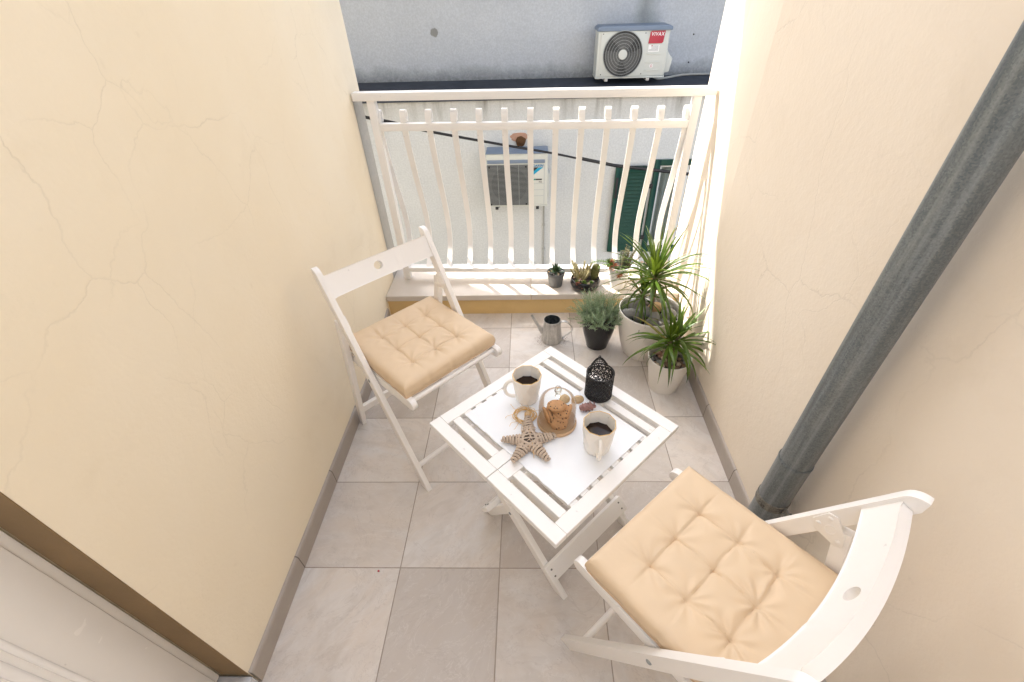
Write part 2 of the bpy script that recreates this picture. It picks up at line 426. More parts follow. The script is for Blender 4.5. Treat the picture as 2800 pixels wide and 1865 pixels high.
def tag(o, label, cat, group=None, kind=None):
    if label: o['label'] = label
    if cat: o['category'] = cat
    if group: o['group'] = group
    if kind: o['kind'] = kind
    return o
def thing(name, label, cat, loc=(0, 0, 0), rz=0., group=None):
    o = bpy.data.objects.new(name, None); o.empty_display_size = .05
    COL.objects.link(o); o.location = loc; o.rotation_euler = (0, 0, rz)
    return tag(o, label, cat, group)
def kids(o): return [c for c in bpy.data.objects if c.parent == o]
def dup(root, loc, rz, label):
    r = root.copy(); COL.objects.link(r); r.location = loc; r.rotation_euler = (0, 0, rz); r['label'] = label
    for ch in kids(root):
        c = ch.copy(); COL.objects.link(c); c.parent = r
        for g in kids(ch):
            d = g.copy(); COL.objects.link(d); d.parent = c
    return r
def text_mb(s, size, ext, shear=0., bold=0., space=1.):
    """letters as a mesh in the xy plane, centred"""
    cu = bpy.data.curves.new('letters', 'FONT'); cu.body = s; cu.size = size; cu.extrude = ext; cu.shear = shear; cu.offset = bold; cu.space_character = space
    cu.align_x = 'CENTER'; cu.align_y = 'CENTER'; cu.resolution_u = 3
    o = bpy.data.objects.new('letters', cu); COL.objects.link(o)
    dg = bpy.context.evaluated_depsgraph_get(); dg.update()
    me = o.evaluated_get(dg).to_mesh()
    vs = [v.co.copy() for v in me.vertices]; fs = [tuple(p.vertices) for p in me.polygons]
    o.evaluated_get(dg).to_mesh_clear(); bpy.data.objects.remove(o); bpy.data.curves.remove(cu)
    return vs, fs

# ------------------------------------------------------------------ ground and floor
g = MB(); g.box(-40, 40, -30, 50, -3.5, -3.3)
tag(g.build('ground', M['ground'], smooth=0), None, None, kind='structure')
fl = MB(); fl.prism([(0, -2.0), (1.543, -2.0), (1.543, 1.04), (1.606, 1.475), (-.046, 1.475), (0, 1.0)], -.16, 0)
tag(fl.build('floor', M['tile'], smooth=0), None, None, kind='structure')

# ------------------------------------------------------------------ walls of the balcony
LW_TOP = 2.9
wl = thing('plaster_wall', 'tall cream plastered wall with hairline cracks, beside the folding chair and the white door', 'wall')
w = MB()
w.prism([(0, -.32), (0, 1.0), (-.042, 1.44), (-.045, 1.80), (-5, 1.80), (-5, -.32)], -3.3, LW_TOP)
# the door bay: wall above and beyond the door
w.box(-5, 0, -1.30, -.323, 2.1, LW_TOP)
w.box(-5, 0, -2.0, -1.303, -.3, LW_TOP)
w.build('plaster', M['wall_l'], wl, smooth=0)
pl = MB(); pl.prism([(-.043, 1.665), (-.0425, 1.665), (-.0425, 1.797), (-.2, 1.803), (-.2, 1.801), (-.0455, 1.801)], -1.0, 1.075)
pl.build('bare_render_strip', M['bare'], wl, smooth=0)
rv = MB(); rv.box(-.0755, -.0008, -.3222, -.3202, .069, 2.09); rv.build('reveal_shade_patch', M['reveal'], wl, smooth=0)  # thin patch, dark brown to stand for shade in the recess
sk = MB()
prof = [(0.0005, 0.0), (.010, .0), (.010, .066), (.007, .074), (.0005, .078)]
def skirt(mb, path, side):
    n = len(prof); vs = []
    for (x, y) in path: vs += [(x + side*px, y, pz) for px, pz in prof]
    fs = []
    for i in range(len(path)-1):
        for k in range(n-1): fs.append((i*n+k, i*n+k+1, (i+1)*n+k+1, (i+1)*n+k))
    fs.append(tuple(range(n))); fs.append(tuple((len(path)-1)*n+k for k in range(n))[::-1])
    mb.add(vs, fs)
skirt(sk, [(0, -.318), (0, 1.0), (-.041, 1.43)], 1)
sk.build('skirting', M['skirt'], wl, smooth=20)
m_ = MB(); m_.box(-5, -1.3, -1.9, 1.79, LW_TOP+.002, 4.2); m_.build('upper_storey', M['wall_l'], wl, smooth=0)
# added unseen slab, outline shaped to keep the sun off most of the balcony
ro = MB(); zr = 4.2
ro.prism([(-5.5, 6.04), (-2.354, 4.207), (-2.114, 4.073), (-1.594, 4.073), (-1.344, 3.619), (-1.179, 3.3205), (.12, 3.3205), (.12, .6), (-5.5, .6)], zr+.003, zr+.16)
ro.build('sun_blocker', M['wall_l'], wl, smooth=0)

wr = thing('plaster_wall', 'pale cream plastered wall behind the grey downpipe and the potted dracaenas', 'wall')
w = MB()
w.prism([(1.543, -2.0), (3.5, -2.0), (3.5, 1.78), (1.626, 1.78), (1.606, 1.45), (1.543, 1.04)], -3.3, 2.7)
w.build('plaster', M['wall_r'], wr, smooth=0)
sk = MB(); skirt(sk, [(1.543, -2.0), (1.543, 1.04), (1.590, 1.36)], -1)
sk.build('skirting', M['skirt'], wr, smooth=20)

hw = thing('added_back_wall', 'low cream wall added behind the viewer to limit the light, facing the railing', 'wall')  # unseen wall added behind the camera, height set to balance the light
w = MB(); w.box(.0005, 1.5425, -1.98, -1.7, -.3, 1.4); w.build('plaster', M['wall_r'], hw, smooth=0)

# ------------------------------------------------------------------ door in the left wall
dr = thing('door', 'white panelled door set back in the cream wall behind a stone threshold', 'door', (-.077, -.3235, 0))
d = MB(); d.box(-.05, 0, -.018, -.001, .072, 2.09); d.build('door_frame', M['door'], dr, bevel=.002)
d = MB(); d.box(-.05, .006, -.95, -.0195, .074, 2.08)
leaf = d.build('door_leaf', M['door'], dr, bevel=.003)
d = MB()
for y0 in (-.122, -.148):
    d.tube([(.006, y0, .2), (.006, y0, 1.9)], .006 if y0 > -.13 else .009, 10)
d.build('moulding', M['door'], leaf)
d = MB(); d.box(-.08, .089, -.97, -.001, .0, .068); d.build('threshold', M['thresh'], dr, bevel=.006)

# ------------------------------------------------------------------ raised sill under the railing
sl = thing('sill', 'low ochre step topped with pale stone slabs under the white railing', 'step', (0, 1.47, 0))
s = MB(); s.box(-.043, 1.605, 0.006, .33, 0, .103); s.build('riser', M['ochre'], sl, smooth=0)
s = MB(); s.box(-.041, .779, -.012, .32, .1035, .1367); s.build('slab', M['slab'], sl, bevel=.003)
s = MB(); s.box(.781, 1.601, -.012, .32, .1035, .1367); s.build('slab', M['slab'], sl, bevel=.003)

# ------------------------------------------------------------------ railing
rl = thing('railing', 'white iron railing with bellied flat balusters and curled tops', 'railing', (0, 1.648, 0), -atan2(.035, 1))
b = MB(); b.box(-.034, 1.606, -.006, .042, 1.078, 1.112); b.build('handrail', M['iron'], rl, bevel=.002)
b = MB(); b.box(.065, 1.511, 0, .030, .948, .981); b.build('middle_rail', M['iron'], rl, bevel=.0015)
b = MB(); b.box(.065, 1.511, -.004, .044, .188, .214); b.build('bottom_rail', M['iron'], rl, bevel=.0015)
for x0 in (.027, 1.512):
    b = MB(); b.box(x0, x0+.037, .0, .037, .1367, 1.0775); b.build('post', M['iron'], rl, bevel=.0015)
bp = [(.016, .212), (.052, .232), (.095, .268), (.127, .312), (.144, .365), (.146, .42), (.136, .49), (.113, .575), (.084, .665),
      (.056, .755), (.032, .85), (.017, .93), (.014, .965), (.0135, 1.0), (.017, 1.018), (.027, 1.030), (.040, 1.031), (.050, 1.022), (.053, 1.006), (.047, .990), (.040, .985)]
# smooth the profile (Catmull-Rom)
def crom(P, k=3):
    out = []
    for i in range(len(P)-1):
        p0, p1, p2, p3 = P[max(i-1, 0)], P[i], P[i+1], P[min(i+2, len(P)-1)]
        for j in range(k):
            t = j/k
            out.append(tuple(.5*((2*p1[a]) + (-p0[a]+p2[a])*t + (2*p0[a]-5*p1[a]+4*p2[a]-p3[a])*t*t + (-p0[a]+3*p1[a]-3*p2[a]+p3[a])*t**3) for a in range(len(p1))))
    out.append(tuple(P[-1])); return out
bs = crom(bp, 3)
def baluster(x):
    mb = MB(); vs = []; th = .0035; wd = .0143; n = len(bs)
    for i, (y, z) in enumerate(bs):
        a = bs[max(i-1, 0)]; c = bs[min(i+1, n-1)]
        ty, tz = c[0]-a[0], c[1]-a[1]; L = sqrt(ty*ty+tz*tz) or 1; ny, nz = tz/L, -ty/L
        vs += [(x-wd, y+ny*th, z+nz*th), (x+wd, y+ny*th, z+nz*th), (x+wd, y-ny*th, z-nz*th), (x-wd, y-ny*th, z-nz*th)]
    fs = [(3, 2, 1, 0), tuple((n-1)*4+k for k in range(4))]
    for i in range(n-1):
        for k in range(4): fs.append((i*4+k, i*4+(k+1) % 4, (i+1)*4+(k+1) % 4, (i+1)*4+k))
    mb.add(vs, fs); return mb
b0 = baluster(0).build('baluster', M['iron'], rl, smooth=35)
for i in range(13):
    o = b0 if i == 0 else b0.copy()
    if i: COL.objects.link(o)
    o.location.x = .0605 + .1203*i

# ------------------------------------------------------------------ folding chairs
def bar_poly(p0, p1, hw, round_top=True):
    p0 = Vector(p0); p1 = Vector(p1); a = (p1-p0).normalized(); nrm = Vector((a.y, -a.x))
    # bottom cut level with the floor
    def atz(off):
        q = p0 + nrm*off; s = -q.y/a.y; return q + a*s
    P = [atz(hw), p1 + nrm*hw] if abs(p0.y) < 1e-6 else [p0 + nrm*hw, p1 + nrm*hw]
    if round_top:
        for k in range(1, 7):
            t = pi/2*k/7
            P.append(p1 + nrm*hw*(1-2*(1-cos(t))*.9) + a*(.030*sin(t)))
        P.append(p1 - nrm*hw + a*.004)
    else: P.append(p1 - nrm*hw)
    P.append(atz(-hw) if abs(p0.y) < 1e-6 else p0 - nrm*hw)
    return [tuple(q) for q in P]
def make_chair(label):
    ch = thing('folding_chair', label, 'chair', group='white folding chairs at the table')
    F, T = (0., 0.), (-.388, .782)
    def on(s): return (T[0]*s, T[1]*s)
    for sd in (-1, 1):
        y = sd*.2095
        m = MB(); m.prism(bar_poly(F, T, .0185), y-.010, y+.010, 'y')
        m.build('long_leg', M['wood'], ch, bevel=.002)
        m = MB(); m.prism(bar_poly((-.481, 0), (-.343, .622), .0155, False), y-.010, y+.010, 'y')
        m.build('rear_leg', M['wood'], ch, bevel=.002)
        # hinge plate on the inner face
        yi = y - sd*.0105; y2 = yi - sd*.0028
        hp = [(-.288, .612), (-.305, .652), (-.322, .655), (-.352, .612), (-.358, .585), (-.345, .575), (-.300, .588)]
        m = MB(); m.prism(hp, min(yi, y2), max(yi, y2), 'y')
        for (u, z) in ((-.300, .610), (-.313, .640), (-.346, .592)):
            m.ball((u, y2, z), (.0055, .0025, .0055), 10, 6)
        m.tube([(-.324+.010*cos(k*pi/8), y2, .612+.013*sin(k*pi/8)) for k in range(16)], .0012, 5, True)
        m.build('hinge_plate', M['wood'], ch, bevel=.0007)
        ys = sd*.186
        rp = []
        for k in range(9):
            t = -pi/2 + pi*k/8; rp.append((.004+.020*cos(t), .452+.020*sin(t)))
        rp += [(-.392, .446), (-.392, .408)]
        m = MB(); m.prism(rp, ys-.010, ys+.010, 'y'); m.build('seat_rail', M['wood'], ch, bevel=.0018)
        m = MB(); u, z = on(.556); m.ball((u, y+sd*.010, z), (.007, .0035, .007), 12, 6); m.build('bolt', M['ac_wire'], ch)
    m = MB(); m.tube([(-.006, -.176, .455), (-.006, .176, .455)], .0092, 14); m.build('front_dowel', M['wood'], ch)
    m = MB(); u, z = on(.115); m.tube([(u, -.200, z), (u, .200, z)], .0098, 14); m.build('stretcher', M['wood'], ch)
    m = MB(); m.box(-.468, -.450, -.199, .199, .082, .114); m.build('rear_stretcher', M['wood'], ch, bevel=.002)
    for k in range(5):
        u = -.06 - .075*k; m = MB(); m.box(u-.024, u+.024, -.176, .176, .4555-.02*k*.15, .4635-.02*k*.15); m.build('seat_slat', M['wood'], ch, bevel=.002)
    # curved backrest board with a finger hole
    ax = Vector((T[0], 0, T[1])).normalized(); nb = Vector((-ax.z, 0, ax.x))   # nb points backwards
    nn = 28; hh = .039; pts = []
    for i in range(nn+1): pts.append((-.199+.398*i/nn, -hh))
    for i in range(nn+1): pts.append((.199-.398*i/nn, hh))
    hole = [(.0165*cos(-2*pi*k/20), .004+.0145*sin(-2*pi*k/20)) for k in range(20)]
    bm = bmesh.new(); ed = []
    for loop in (pts, hole):
        vs = [bm.verts.new((x, y, 0)) for x, y in loop]
        for i in range(len(vs)): ed.append(bm.edges.new((vs[i], vs[(i+1) % len(vs)])))
    bmesh.ops.triangle_fill(bm, use_beauty=True, use_dissolve=False, edges=ed)
    bm.verts.ensure_lookup_table(); bm.verts.index_update()
    v2 = [tuple(v.co) for v in bm.verts]; tris = [tuple(v.index for v in f.verts) for f in bm.faces]; bm.free()
    n1, n2 = len(pts), len(hole); base = Vector((T[0], 0, T[1]))*.948
    def place(x, h, side):
        bow = .030*(1-(x/.199)**2)
        return base + ax*h + Vector((0, x, 0)) + nb*(bow + side*.010)
    vs = [place(x, h, -1) for x, h, _ in v2] + [place(x, h, 1) for x, h, _ in v2]; N = len(v2)
    fs = [t for t in tris] + [tuple(N+i for i in t[::-1]) for t in tris]
    fs += [(i, (i+1) % n1, N+(i+1) % n1, N+i) for i in range(n1)]
    fs += [(n1+i, n1+(i+1) % n2, N+n1+(i+1) % n2, N+n1+i) for i in range(n2)]
    m = MB(); m.add(vs, fs); m.build('backrest', M['wood'], ch, bevel=.0085, bseg=4, smooth=50, keep=lambda c: abs(c.y) < .022 and abs((c-base).dot(ax)-.004) < .022)
    return ch
P1 = ((.5175, .459, 0), radians(-44.27)); P2 = ((1.0367, -.0783, 0), radians(130.85))
chair1 = make_chair('white wooden folding chair by the left wall, its back to the corner beside the step')
chair1.location, chair1.rotation_euler = P1[0], (0, 0, P1[1])
chair2 = dup(chair1, P2[0], P2[1], 'nearest white wooden folding chair, seen from above in front of the grey downpipe')

# ------------------------------------------------------------------ seat cushions
def make_cushion(label, seed):
    rg = random.Random(seed); sx = .192; sy = .1915; H = .045; n = 120
    root = thing('seat_cushion', label, 'cushion', group='tufted beige seat cushions')
    tuf = [(-.5, -.5), (-.5, 0), (-.5, .5), (0, -.5), (0, 0), (0, .5), (.5, -.5), (.5, 0), (.5, .5)]
    tw = [[(rg.uniform(0, 6.28), rg.choice((5, 7, 9)), rg.uniform(.5, 1.)) for _ in range(3)] for _ in tuf]
    def hgt(a, b):
        fa = 1-exp(-((1-abs(a))/.04)**1.1); fb = 1-exp(-((1-abs(b))/.04)**1.1)
        h = .0105*min(fa, fb)
        wob = .018*mnoise.noise(Vector((a*3+seed, b*3, 0)))
        da = min(abs(a+wob-q) for q in (-.5, 0, .5)); db = min(abs(b+wob-q) for q in (-.5, 0, .5))
        fade_b = 1 if abs(b) < .5 else max(0, 1-(abs(b)-.5)/.42)
        fade_a = 1 if abs(a) < .5 else max(0, 1-(abs(a)-.5)/.42)
        h -= .0042*exp(-(da/.10)**1.0)*fade_b*min(1, fb*1.2) + .0042*exp(-(db/.10)**1.0)*fade_a*min(1, fa*1.2)
        h -= .0036*exp(-(da/.014)**2)*fade_b*fb + .0036*exp(-(db/.014)**2)*fade_a*fa
        for (p, q), ws in zip(tuf, tw):
            dx, dy = a-p, b-q; r = sqrt(dx*dx+dy*dy)
            if r < .5:
                h -= .0075*exp(-(r/.075)**1.2)
                th = atan2(dy, dx); edge = 1.5 if max(abs(p), abs(q)) > .4 else .55
                for ph, kk, am in ws: h += .0010*edge*am*sin(kk*th+ph+3*mnoise.noise(Vector((a*2, b*2, seed))))*exp(-((r-.17)/.13)**2)
        h += .0014*mnoise.noise(Vector((a*6+seed, b*6, 1.7)))*min(fa, fb)
        return h
    vs = []; fs = []; N = n+1
    for i in range(N):
        for j in range(N):
            a = -1+2*i/n; b = -1+2*j/n
            # cluster samples near the rim a little and pull rim in at the crease ends
            ra = 1-.007*sum(exp(-((b-q)/.05)**2) for q in (-.5, 0, .5))*(abs(a) > .9)
            rb = 1-.007*sum(exp(-((a-q)/.05)**2) for q in (-.5, 0, .5))*(abs(b) > .9)
            vs.append((a*sx*ra, b*sy*rb, H+hgt(a, b)))
    for i in range(n):
        for j in range(n): fs.append((i*N+j, (i+1)*N+j, (i+1)*N+j+1, i*N+j+1))
    rim = [i*N for i in range(N)] + [n*N+j for j in range(1, N)] + [i*N+n for i in range(n-1, -1, -1)] + [j for j in range(n-1, 0, -1)]
    R = len(rim); rows = 7; prev = rim
    for k in range(1, rows+1):
        t = k/rows; cur = []
        for q, idx in enumerate(rim):
            x, y, z = vs[idx]; bul = 1+.022*sin(pi*min(1, t*1.05))+.006*mnoise.noise(Vector((x*30, y*30, t*3+seed)))
            cur.append(len(vs)); vs.append((x*bul, y*bul, z*(1-t) + (.002*t)))
        for q in range(R): fs.append((prev[q], prev[(q+1) % R], cur[(q+1) % R], cur[q])[::-1])
        prev = cur
    fs.append(tuple(prev))
    m = MB(); m.add(vs, fs)
    m.build('cover', M['cushion'], root, smooth=75)
    pts = [Vector(vs[i]) for i in prev]; pts = [Vector((p.x*1.006, p.y*1.006, .004+.0012*mnoise.noise(p*40))) for p in pts]
    m = MB(); m.tube(pts[::2], .0026, 6, True); m.build('piping', M['piping'], root)
    for sd in (-1, 1):
        m = MB()
        for q in (0, 1):
            p = Vector((-.187, sd*.165, .006)); P = []
            for k in range(9):
                P.append(p + Vector((-.010*k/3 - .004*sin(k+q), sd*.004*sin(k*1.3+q*2), .003*sin(k*2+q)-.004*k/3)))
            m.tube(P, .0022, 5)
        m.build('tie', M['piping'], root)
    return root
def put(o, P, lz):
    c, s = cos(P[1]), sin(P[1]); u = -.205
    o.location = (P[0][0]+c*u, P[0][1]+s*u, lz); o.rotation_euler = (0, 0, P[1])
put(make_cushion('square tufted beige cushion on the folding chair beside the step', 3), P1, .4665)
put(make_cushion('square tufted beige cushion on the nearest chair, in front of the downpipe', 11), P2, .4665)

# ------------------------------------------------------------------ folding table
TA = radians(-46.23); TC = (.839, .193)
tb = thing('folding_table', 'low white slatted folding table with crossed legs, set for coffee', 'table', (TC[0], TC[1], 0), TA)
hs = .2585; tz0, tz1 = .480, .4997
for half in (0, 1):
    m = MB()
    x0, x1 = (-hs, .0055) if half == 0 else (.0075, hs)
    for sd in (-1, 1):
        ya, yb = (-hs, -hs+.0375) if sd < 0 else (hs-.0375, hs)
        m.box(x0, x1, ya, yb, tz0, tz1)
    m.box(x0, x0+.0405, -hs+.038, hs-.038, tz0, tz1)
    m.box(x1-.0405, x1, -hs+.038, hs-.038, tz0, tz1)
    for k in range(10):
        yc = -.1895+.0421*k
        m.box(x0+.0408, x1-.0408, yc-.0130, yc+.0130, tz0+.004, tz1-.0008)
    m.build('tabletop_half', M['wood_t'], tb, bevel=.0013, bseg=1, smooth=30)
m = MB()
for y0 in (-.196, .176): m.box(-.21, .21, y0, y0+.020, .444, .4795)
m.build('rail', M['wood_t'], tb, bevel=.002)
def bar3(m, a, b, y0, y1, hw):
    m.prism(bar_poly(a, b, hw, False), y0, y1, 'y')
for sd in (-1, 1):
    m = MB(); y = sd*.168; bar3(m, (.2135, 0), (-.236, .4435), y-.010, y+.010, .0165); m.build('leg', M['wood_t'], tb, bevel=.002)
    m = MB(); y = sd*.146; bar3(m, (-.165, 0), (.158, .4435), y-.010, y+.010, .0165); m.build('leg', M['wood_t'], tb, bevel=.002)
    m = MB(); y = sd*.168; m.ball((-.005, y+sd*.010, .2155), (.006, .003, .006), 10, 6); m.build('bolt', M['ac_wire'], tb)
la = Vector((-.236-.2135, 0, .4435)).normalized(); na = Vector((la.z, 0, -la.x))
for (a0, dirv, off) in ((Vector((.2135, 0, 0)), la, 1), (Vector((-.165, 0, 0)), Vector((.323, 0, .4435)).normalized(), -1)):
    nrm = Vector((dirv.z, 0, -dirv.x))*off
    c = a0 + dirv*.085 + nrm*.0262
    m = MB(); m.obox(c, (dirv, Vector((0, 1, 0)), nrm), (.027, .186, .0095))
    m.build('stretcher', M['wood_t'], tb, bevel=.002)
    for sd in (-1, 1):
        for q in (-.012, .012):
            p = c+dirv*q+Vector((0, sd*.168, 0))+nrm*.0097; m = MB(); m.ball(p, (.0036, .0036, .0015), 10, 6); m.build('screw', M['screw'], tb)

# table runner
ru = MB(); nx, ny = 60, 24; vs = []; fs = []
for k in (0, 1):
    for i in range(nx+1):
        for j in range(ny+1):
            x = -.2075+.4170*i/nx; f = j/ny
            y0 = -.163+.0006*sin(i*.9)+.003*mnoise.noise(Vector((x*25, 1, 0)))+.0015*mnoise.noise(Vector((x*160, 4, 0)))
            y1 = .154+.002*mnoise.noise(Vector((x*18, 7, 0)))
            z = .5012+.0012*k+.0005*mnoise.noise(Vector((x*12, (y0+(y1-y0)*f)*12, 3)))
            vs.append((x, y0+(y1-y0)*f, z))
q = (nx+1)*(ny+1)
for i in range(nx):
    for j in range(ny):
        a = i*(ny+1)+j; b = a+ny+1
        fs.append((a, a+1, b+1, b)); fs.append((q+a, q+b, q+b+1, q+a+1))
per = [i*(ny+1) for i in range(nx+1)]+[nx*(ny+1)+j for j in range(1, ny+1)]+[i*(ny+1)+ny for i in range(nx-1, -1, -1)]+[j for j in range(ny-1, 0, -1)]
for k in range(len(per)):
    a, b = per[k], per[(k+1) % len(per)]; fs.append((a, b, q+b, q+a))
ru.add(vs, fs); o = ru.build('table_runner', M['runner'], None, smooth=40)
o.location = (TC[0], TC[1], 0); o.rotation_euler = (0, 0, TA)
tag(o, 'white linen runner with a frayed edge laid across the folding table', 'table runner')
TZ = .5030

# ------------------------------------------------------------------ coffee mugs
def make_mug(label, c, R, r0, h, az, word=None, spin=0.):
    mg = thing('coffee_mug', label, 'mug', (c[0], c[1], TZ), group='faceted porcelain mugs of coffee')
    n = 10; rings = [(r0*.93, 0), (r0*1.03, .010), (r0+(R-r0)*.42, .040), (r0+(R-r0)*.80, .070), (R, h)]
    vs = []; fs = []
    for i, (rr, z) in enumerate(rings):
        for k in range(n):
            t = 2*pi*(k+.5*(i % 2 if i < 4 else 0))/n + spin; vs.append((rr*cos(t), rr*sin(t), z))
    for i in range(len(rings)-1):
        for k in range(n):
            a, b = i*n+k, i*n+(k+1) % n; c2, d2 = a+n, b+n
            if i % 2 == 0 and i < 4: fs += [(a, b, c2), (b, d2, c2)]
            else: fs += [(a, b, d2), (a, d2, c2)]
    fs.append(tuple(range(n))[::-1])
    # inner wall
    b0 = len(vs); inner = [(R*.945, h), (R*.88, h*.70), (R*.80, h*.3), (R*.72, h*.10)]
    for (rr, z) in inner:
        for k in range(n): t = 2*pi*k/n + spin; vs.append((rr*cos(t), rr*sin(t), z))
    top = (len(rings)-1)*n
    for k in range(n): fs.append((top+k, top+(k+1) % n, b0+(k+1) % n, b0+k))
    for i in range(len(inner)-1):
        for k in range(n): a = b0+i*n+k; b = b0+i*n+(k+1) % n; fs.append((a, b, b+n, a+n))
    fs.append(tuple(b0+(len(inner)-1)*n+k for k in range(n)))
    m = MB(); m.add(vs, fs); m.build('cup', M['mug'], mg, smooth=14)
    m = MB(); m.tube([(R*.972*cos(2*pi*k/n+spin), R*.972*sin(2*pi*k/n+spin), h) for k in range(n)], .0011, 6, True); m.build('gold_rim', M['gold'], mg)
    m = MB(); m.lathe([(0.0001, .0), (R*.83, .0), (R*.875, .0008)], 30, (0, 0, h*.61)); m.build('coffee', M['coffee'], mg)
    P = []
    for k in range(13):
        t = -pi/2+pi*k/12; rr = (r0+R)/2*.98
        P.append((rr-.002+.031*cos(t)**.8*(1 if cos(t) > 0 else 0), 0, h*.50+.033*sin(t)))
    ca, sa = cos(az), sin(az)
    m = MB(); m.tube([(p[0]*ca, p[0]*sa, p[2]) for p in P], .0052, 10); m.build('handle', M['mug'], mg)
    if word:
        tv, tf = text_mb(word, .0125, .0002); wa = radians(38)
        vs = []
        for v in tv:
            ang = wa - v.x/(R*.9); rr = R*.915 - v.z*.5
            vs.append((rr*cos(ang), rr*sin(ang), h*.865+v.y))
        m = MB(); m.add(vs, tf); m.build('lettering', M['ink'], mg, smooth=0)
    return mg
make_mug('cream faceted mug of black coffee at the back, its handle to the left', (.7645, .2956), .0444, .0345, .0995, radians(187))
make_mug('cream faceted mug of black coffee by the pink shell, printed letters inside', (.9567, .1068), .0448, .0365, .0993, radians(-93), 'Dream', .2)

# ------------------------------------------------------------------ glass dome with cookies
cb = MB(); cb.lathe([(.0001, 0), (.0565, 0), (.0575, .003), (.0575, .009), (.056, .012), (.0001, .012)], 48)
o = cb.build('serving_board', M['wood_disc'], None, loc=(.8509, .197, TZ))
tag(o, 'small round wooden board under the glass dome', 'board')
dm = thing('glass_dome', 'clear glass dome with a round knob covering the cookies', 'dome', (.8509, .197, TZ+.0122))
d = MB(); prof_d = [(.0535, 0), (.0536, .035), (.0534, .058), (.0520, .073), (.0475, .0865), (.038, .0945), (.022, .0982), (.0001, .099)]
prof_d = crom(prof_d, 3)
d.lathe(prof_d, 56); d.build('dome', M['glass'], dm, smooth=60)
d = MB(); d.lathe(crom([(.0001, .0992), (.0075, .0996), (.0072, .105), (.0062, .110), (.0095, .117), (.0105, .124), (.0085, .131), (.004, .1345), (.0001, .135)], 3), 24)
d.build('knob', M['glass_solid'], dm, smooth=60)
d = MB(); d.tube([(.0535*cos(2*pi*k/48), .0535*sin(2*pi*k/48), .0012) for k in range(48)], .0013, 6, True); d.build('rim', M['glass'], dm)
def cookie(label, pos, tilt, az, r=.0235, seed=0):
    R = Matrix.Rotation(az, 3, 'Z') @ Matrix.Rotation(tilt, 3, 'Y')
    rg = random.Random(seed); t = thing('cookie', label, 'cookie', (.8509+pos[0], .197+pos[1], TZ+.0122+pos[2]), group='chocolate chip cookies under the dome')
    t.rotation_euler = R.to_euler()
    m = MB(); vs = []; fs = []; n = 26
    pr = [(.0001, -.0042), (.6, -.0042), (.95, -.0030), (1.0, .0), (.9, .0034), (.6, .0052), (.0001, .0058)]
    for (a, z) in pr:
        for k in range(n):
            th = 2*pi*k/n; q = 1+.05*mnoise.noise(Vector((cos(th)*2, sin(th)*2, seed*3.3)))
            vs.append((a*r*q*cos(th), a*r*q*sin(th), z+.0011*mnoise.noise(Vector((a*cos(th)*4, a*sin(th)*4, seed+z*99)))))
    for i in range(len(pr)-1):
        for k in range(n): fs.append((i*n+k, i*n+(k+1) % n, (i+1)*n+(k+1) % n, (i+1)*n+k))
    m.add(vs, fs); m.build('biscuit', M['cookie'], t, smooth=60)
    m = MB()
    for k in range(9):
        a = rg.uniform(0, 6.28); q = r*sqrt(rg.uniform(.02, .75)); m.ball((q*cos(a), q*sin(a), .0046), (.0024, .002, .0016), 7, 5)
    m.build('chocolate_chips', M['chip'], t); return t
cookie('dotted cookie leaning forward at the very front of the dome', (.004, -.026, .0185), radians(-62), radians(92), .0265, 1)
cookie('cookie standing on edge at the left wall of the dome', (-.030, -.004, .0245), radians(80), radians(20), .0265, 2)
cookie('cookie on edge just right of the leftmost one under the dome', (-.019, -.003, .0255), radians(74), radians(14), .0265, 3)
cookie('lower of the two slanting cookies in the middle of the dome', (.010, -.007, .0330), radians(17), radians(-20), .0265, 4)
cookie('upper of the two slanting cookies in the middle of the dome', (.013, -.001, .0425), radians(14), radians(-30), .0265, 5)
cookie('topmost cookie lying across the pile under the dome', (-.003, .004, .0560), radians(10), radians(80), .0265, 6)
cookie('cookie right below the topmost one under the dome', (.000, .008, .0480), radians(6), radians(120), .0265, 7)
cookie('cookie leaning against the right wall of the dome', (.030, .004, .0260), radians(-68), radians(-12), .0265, 8)
cookie('flat cookie hidden at the bottom of the pile', (.004, .010, .0065), 0, 0, .0265, 9)
cookie('second flat cookie near the bottom of the pile', (.008, .012, .0170), radians(4), 1., .0265, 10)

# ------------------------------------------------------------------ black filigree lantern
ln = thing('lantern', 'black filigree metal candle lantern with a pointed crest', 'lantern', (.9856, .3152, TZ))
def lattice(uvw, cols, rows, jit, rad, seed, mb, wrap=True):
    rg = random.Random(seed); V = {}
    for j in range(rows+1):
        for i in range(cols):
            u = (i+(.5 if j % 2 else 0)+rg.uniform(-jit, jit))/cols; v = (j+(rg.uniform(-jit, jit) if 0 < j < rows else 0))/rows
            V[(i, j)] = (u, v)
    def line(a, b, rr):
        P = []
        ua, va = V[a]; ub, vb = V[b]
        if wrap and ub-ua > .5: ub -= 1
        if wrap and ua-ub > .5: ub += 1
        if abs(ub-ua) > .4: return
        bend = rg.uniform(-.25, .25)
        for k in range(4):
            t = k/3; o = bend*4*t*(1-t)
            P.append(uvw(ua+(ub-ua)*t+(vb-va)*o*rows/cols*.8, va+(vb-va)*t-(ub-ua)*o*cols/rows*.8))
        mb.tube(P, rr, 4, cap=False)
    for j in range(rows):
        for i in range(cols):
            d = 0 if j % 2 == 0 else 1
            line((i, j), ((i+d) % cols, j+1), rad); line((i, j), ((i+d-1) % cols, j+1), rad)
            if rg.random() < .8: line((i, j), ((i+1) % cols, j), rad*.85)
m = MB(); LH = .090; LR = .0405
lattice(lambda u, v: (LR*cos(2*pi*u), LR*sin(2*pi*u), .004+v*(LH-.006)), 22, 9, .25, .0017, 5, m)
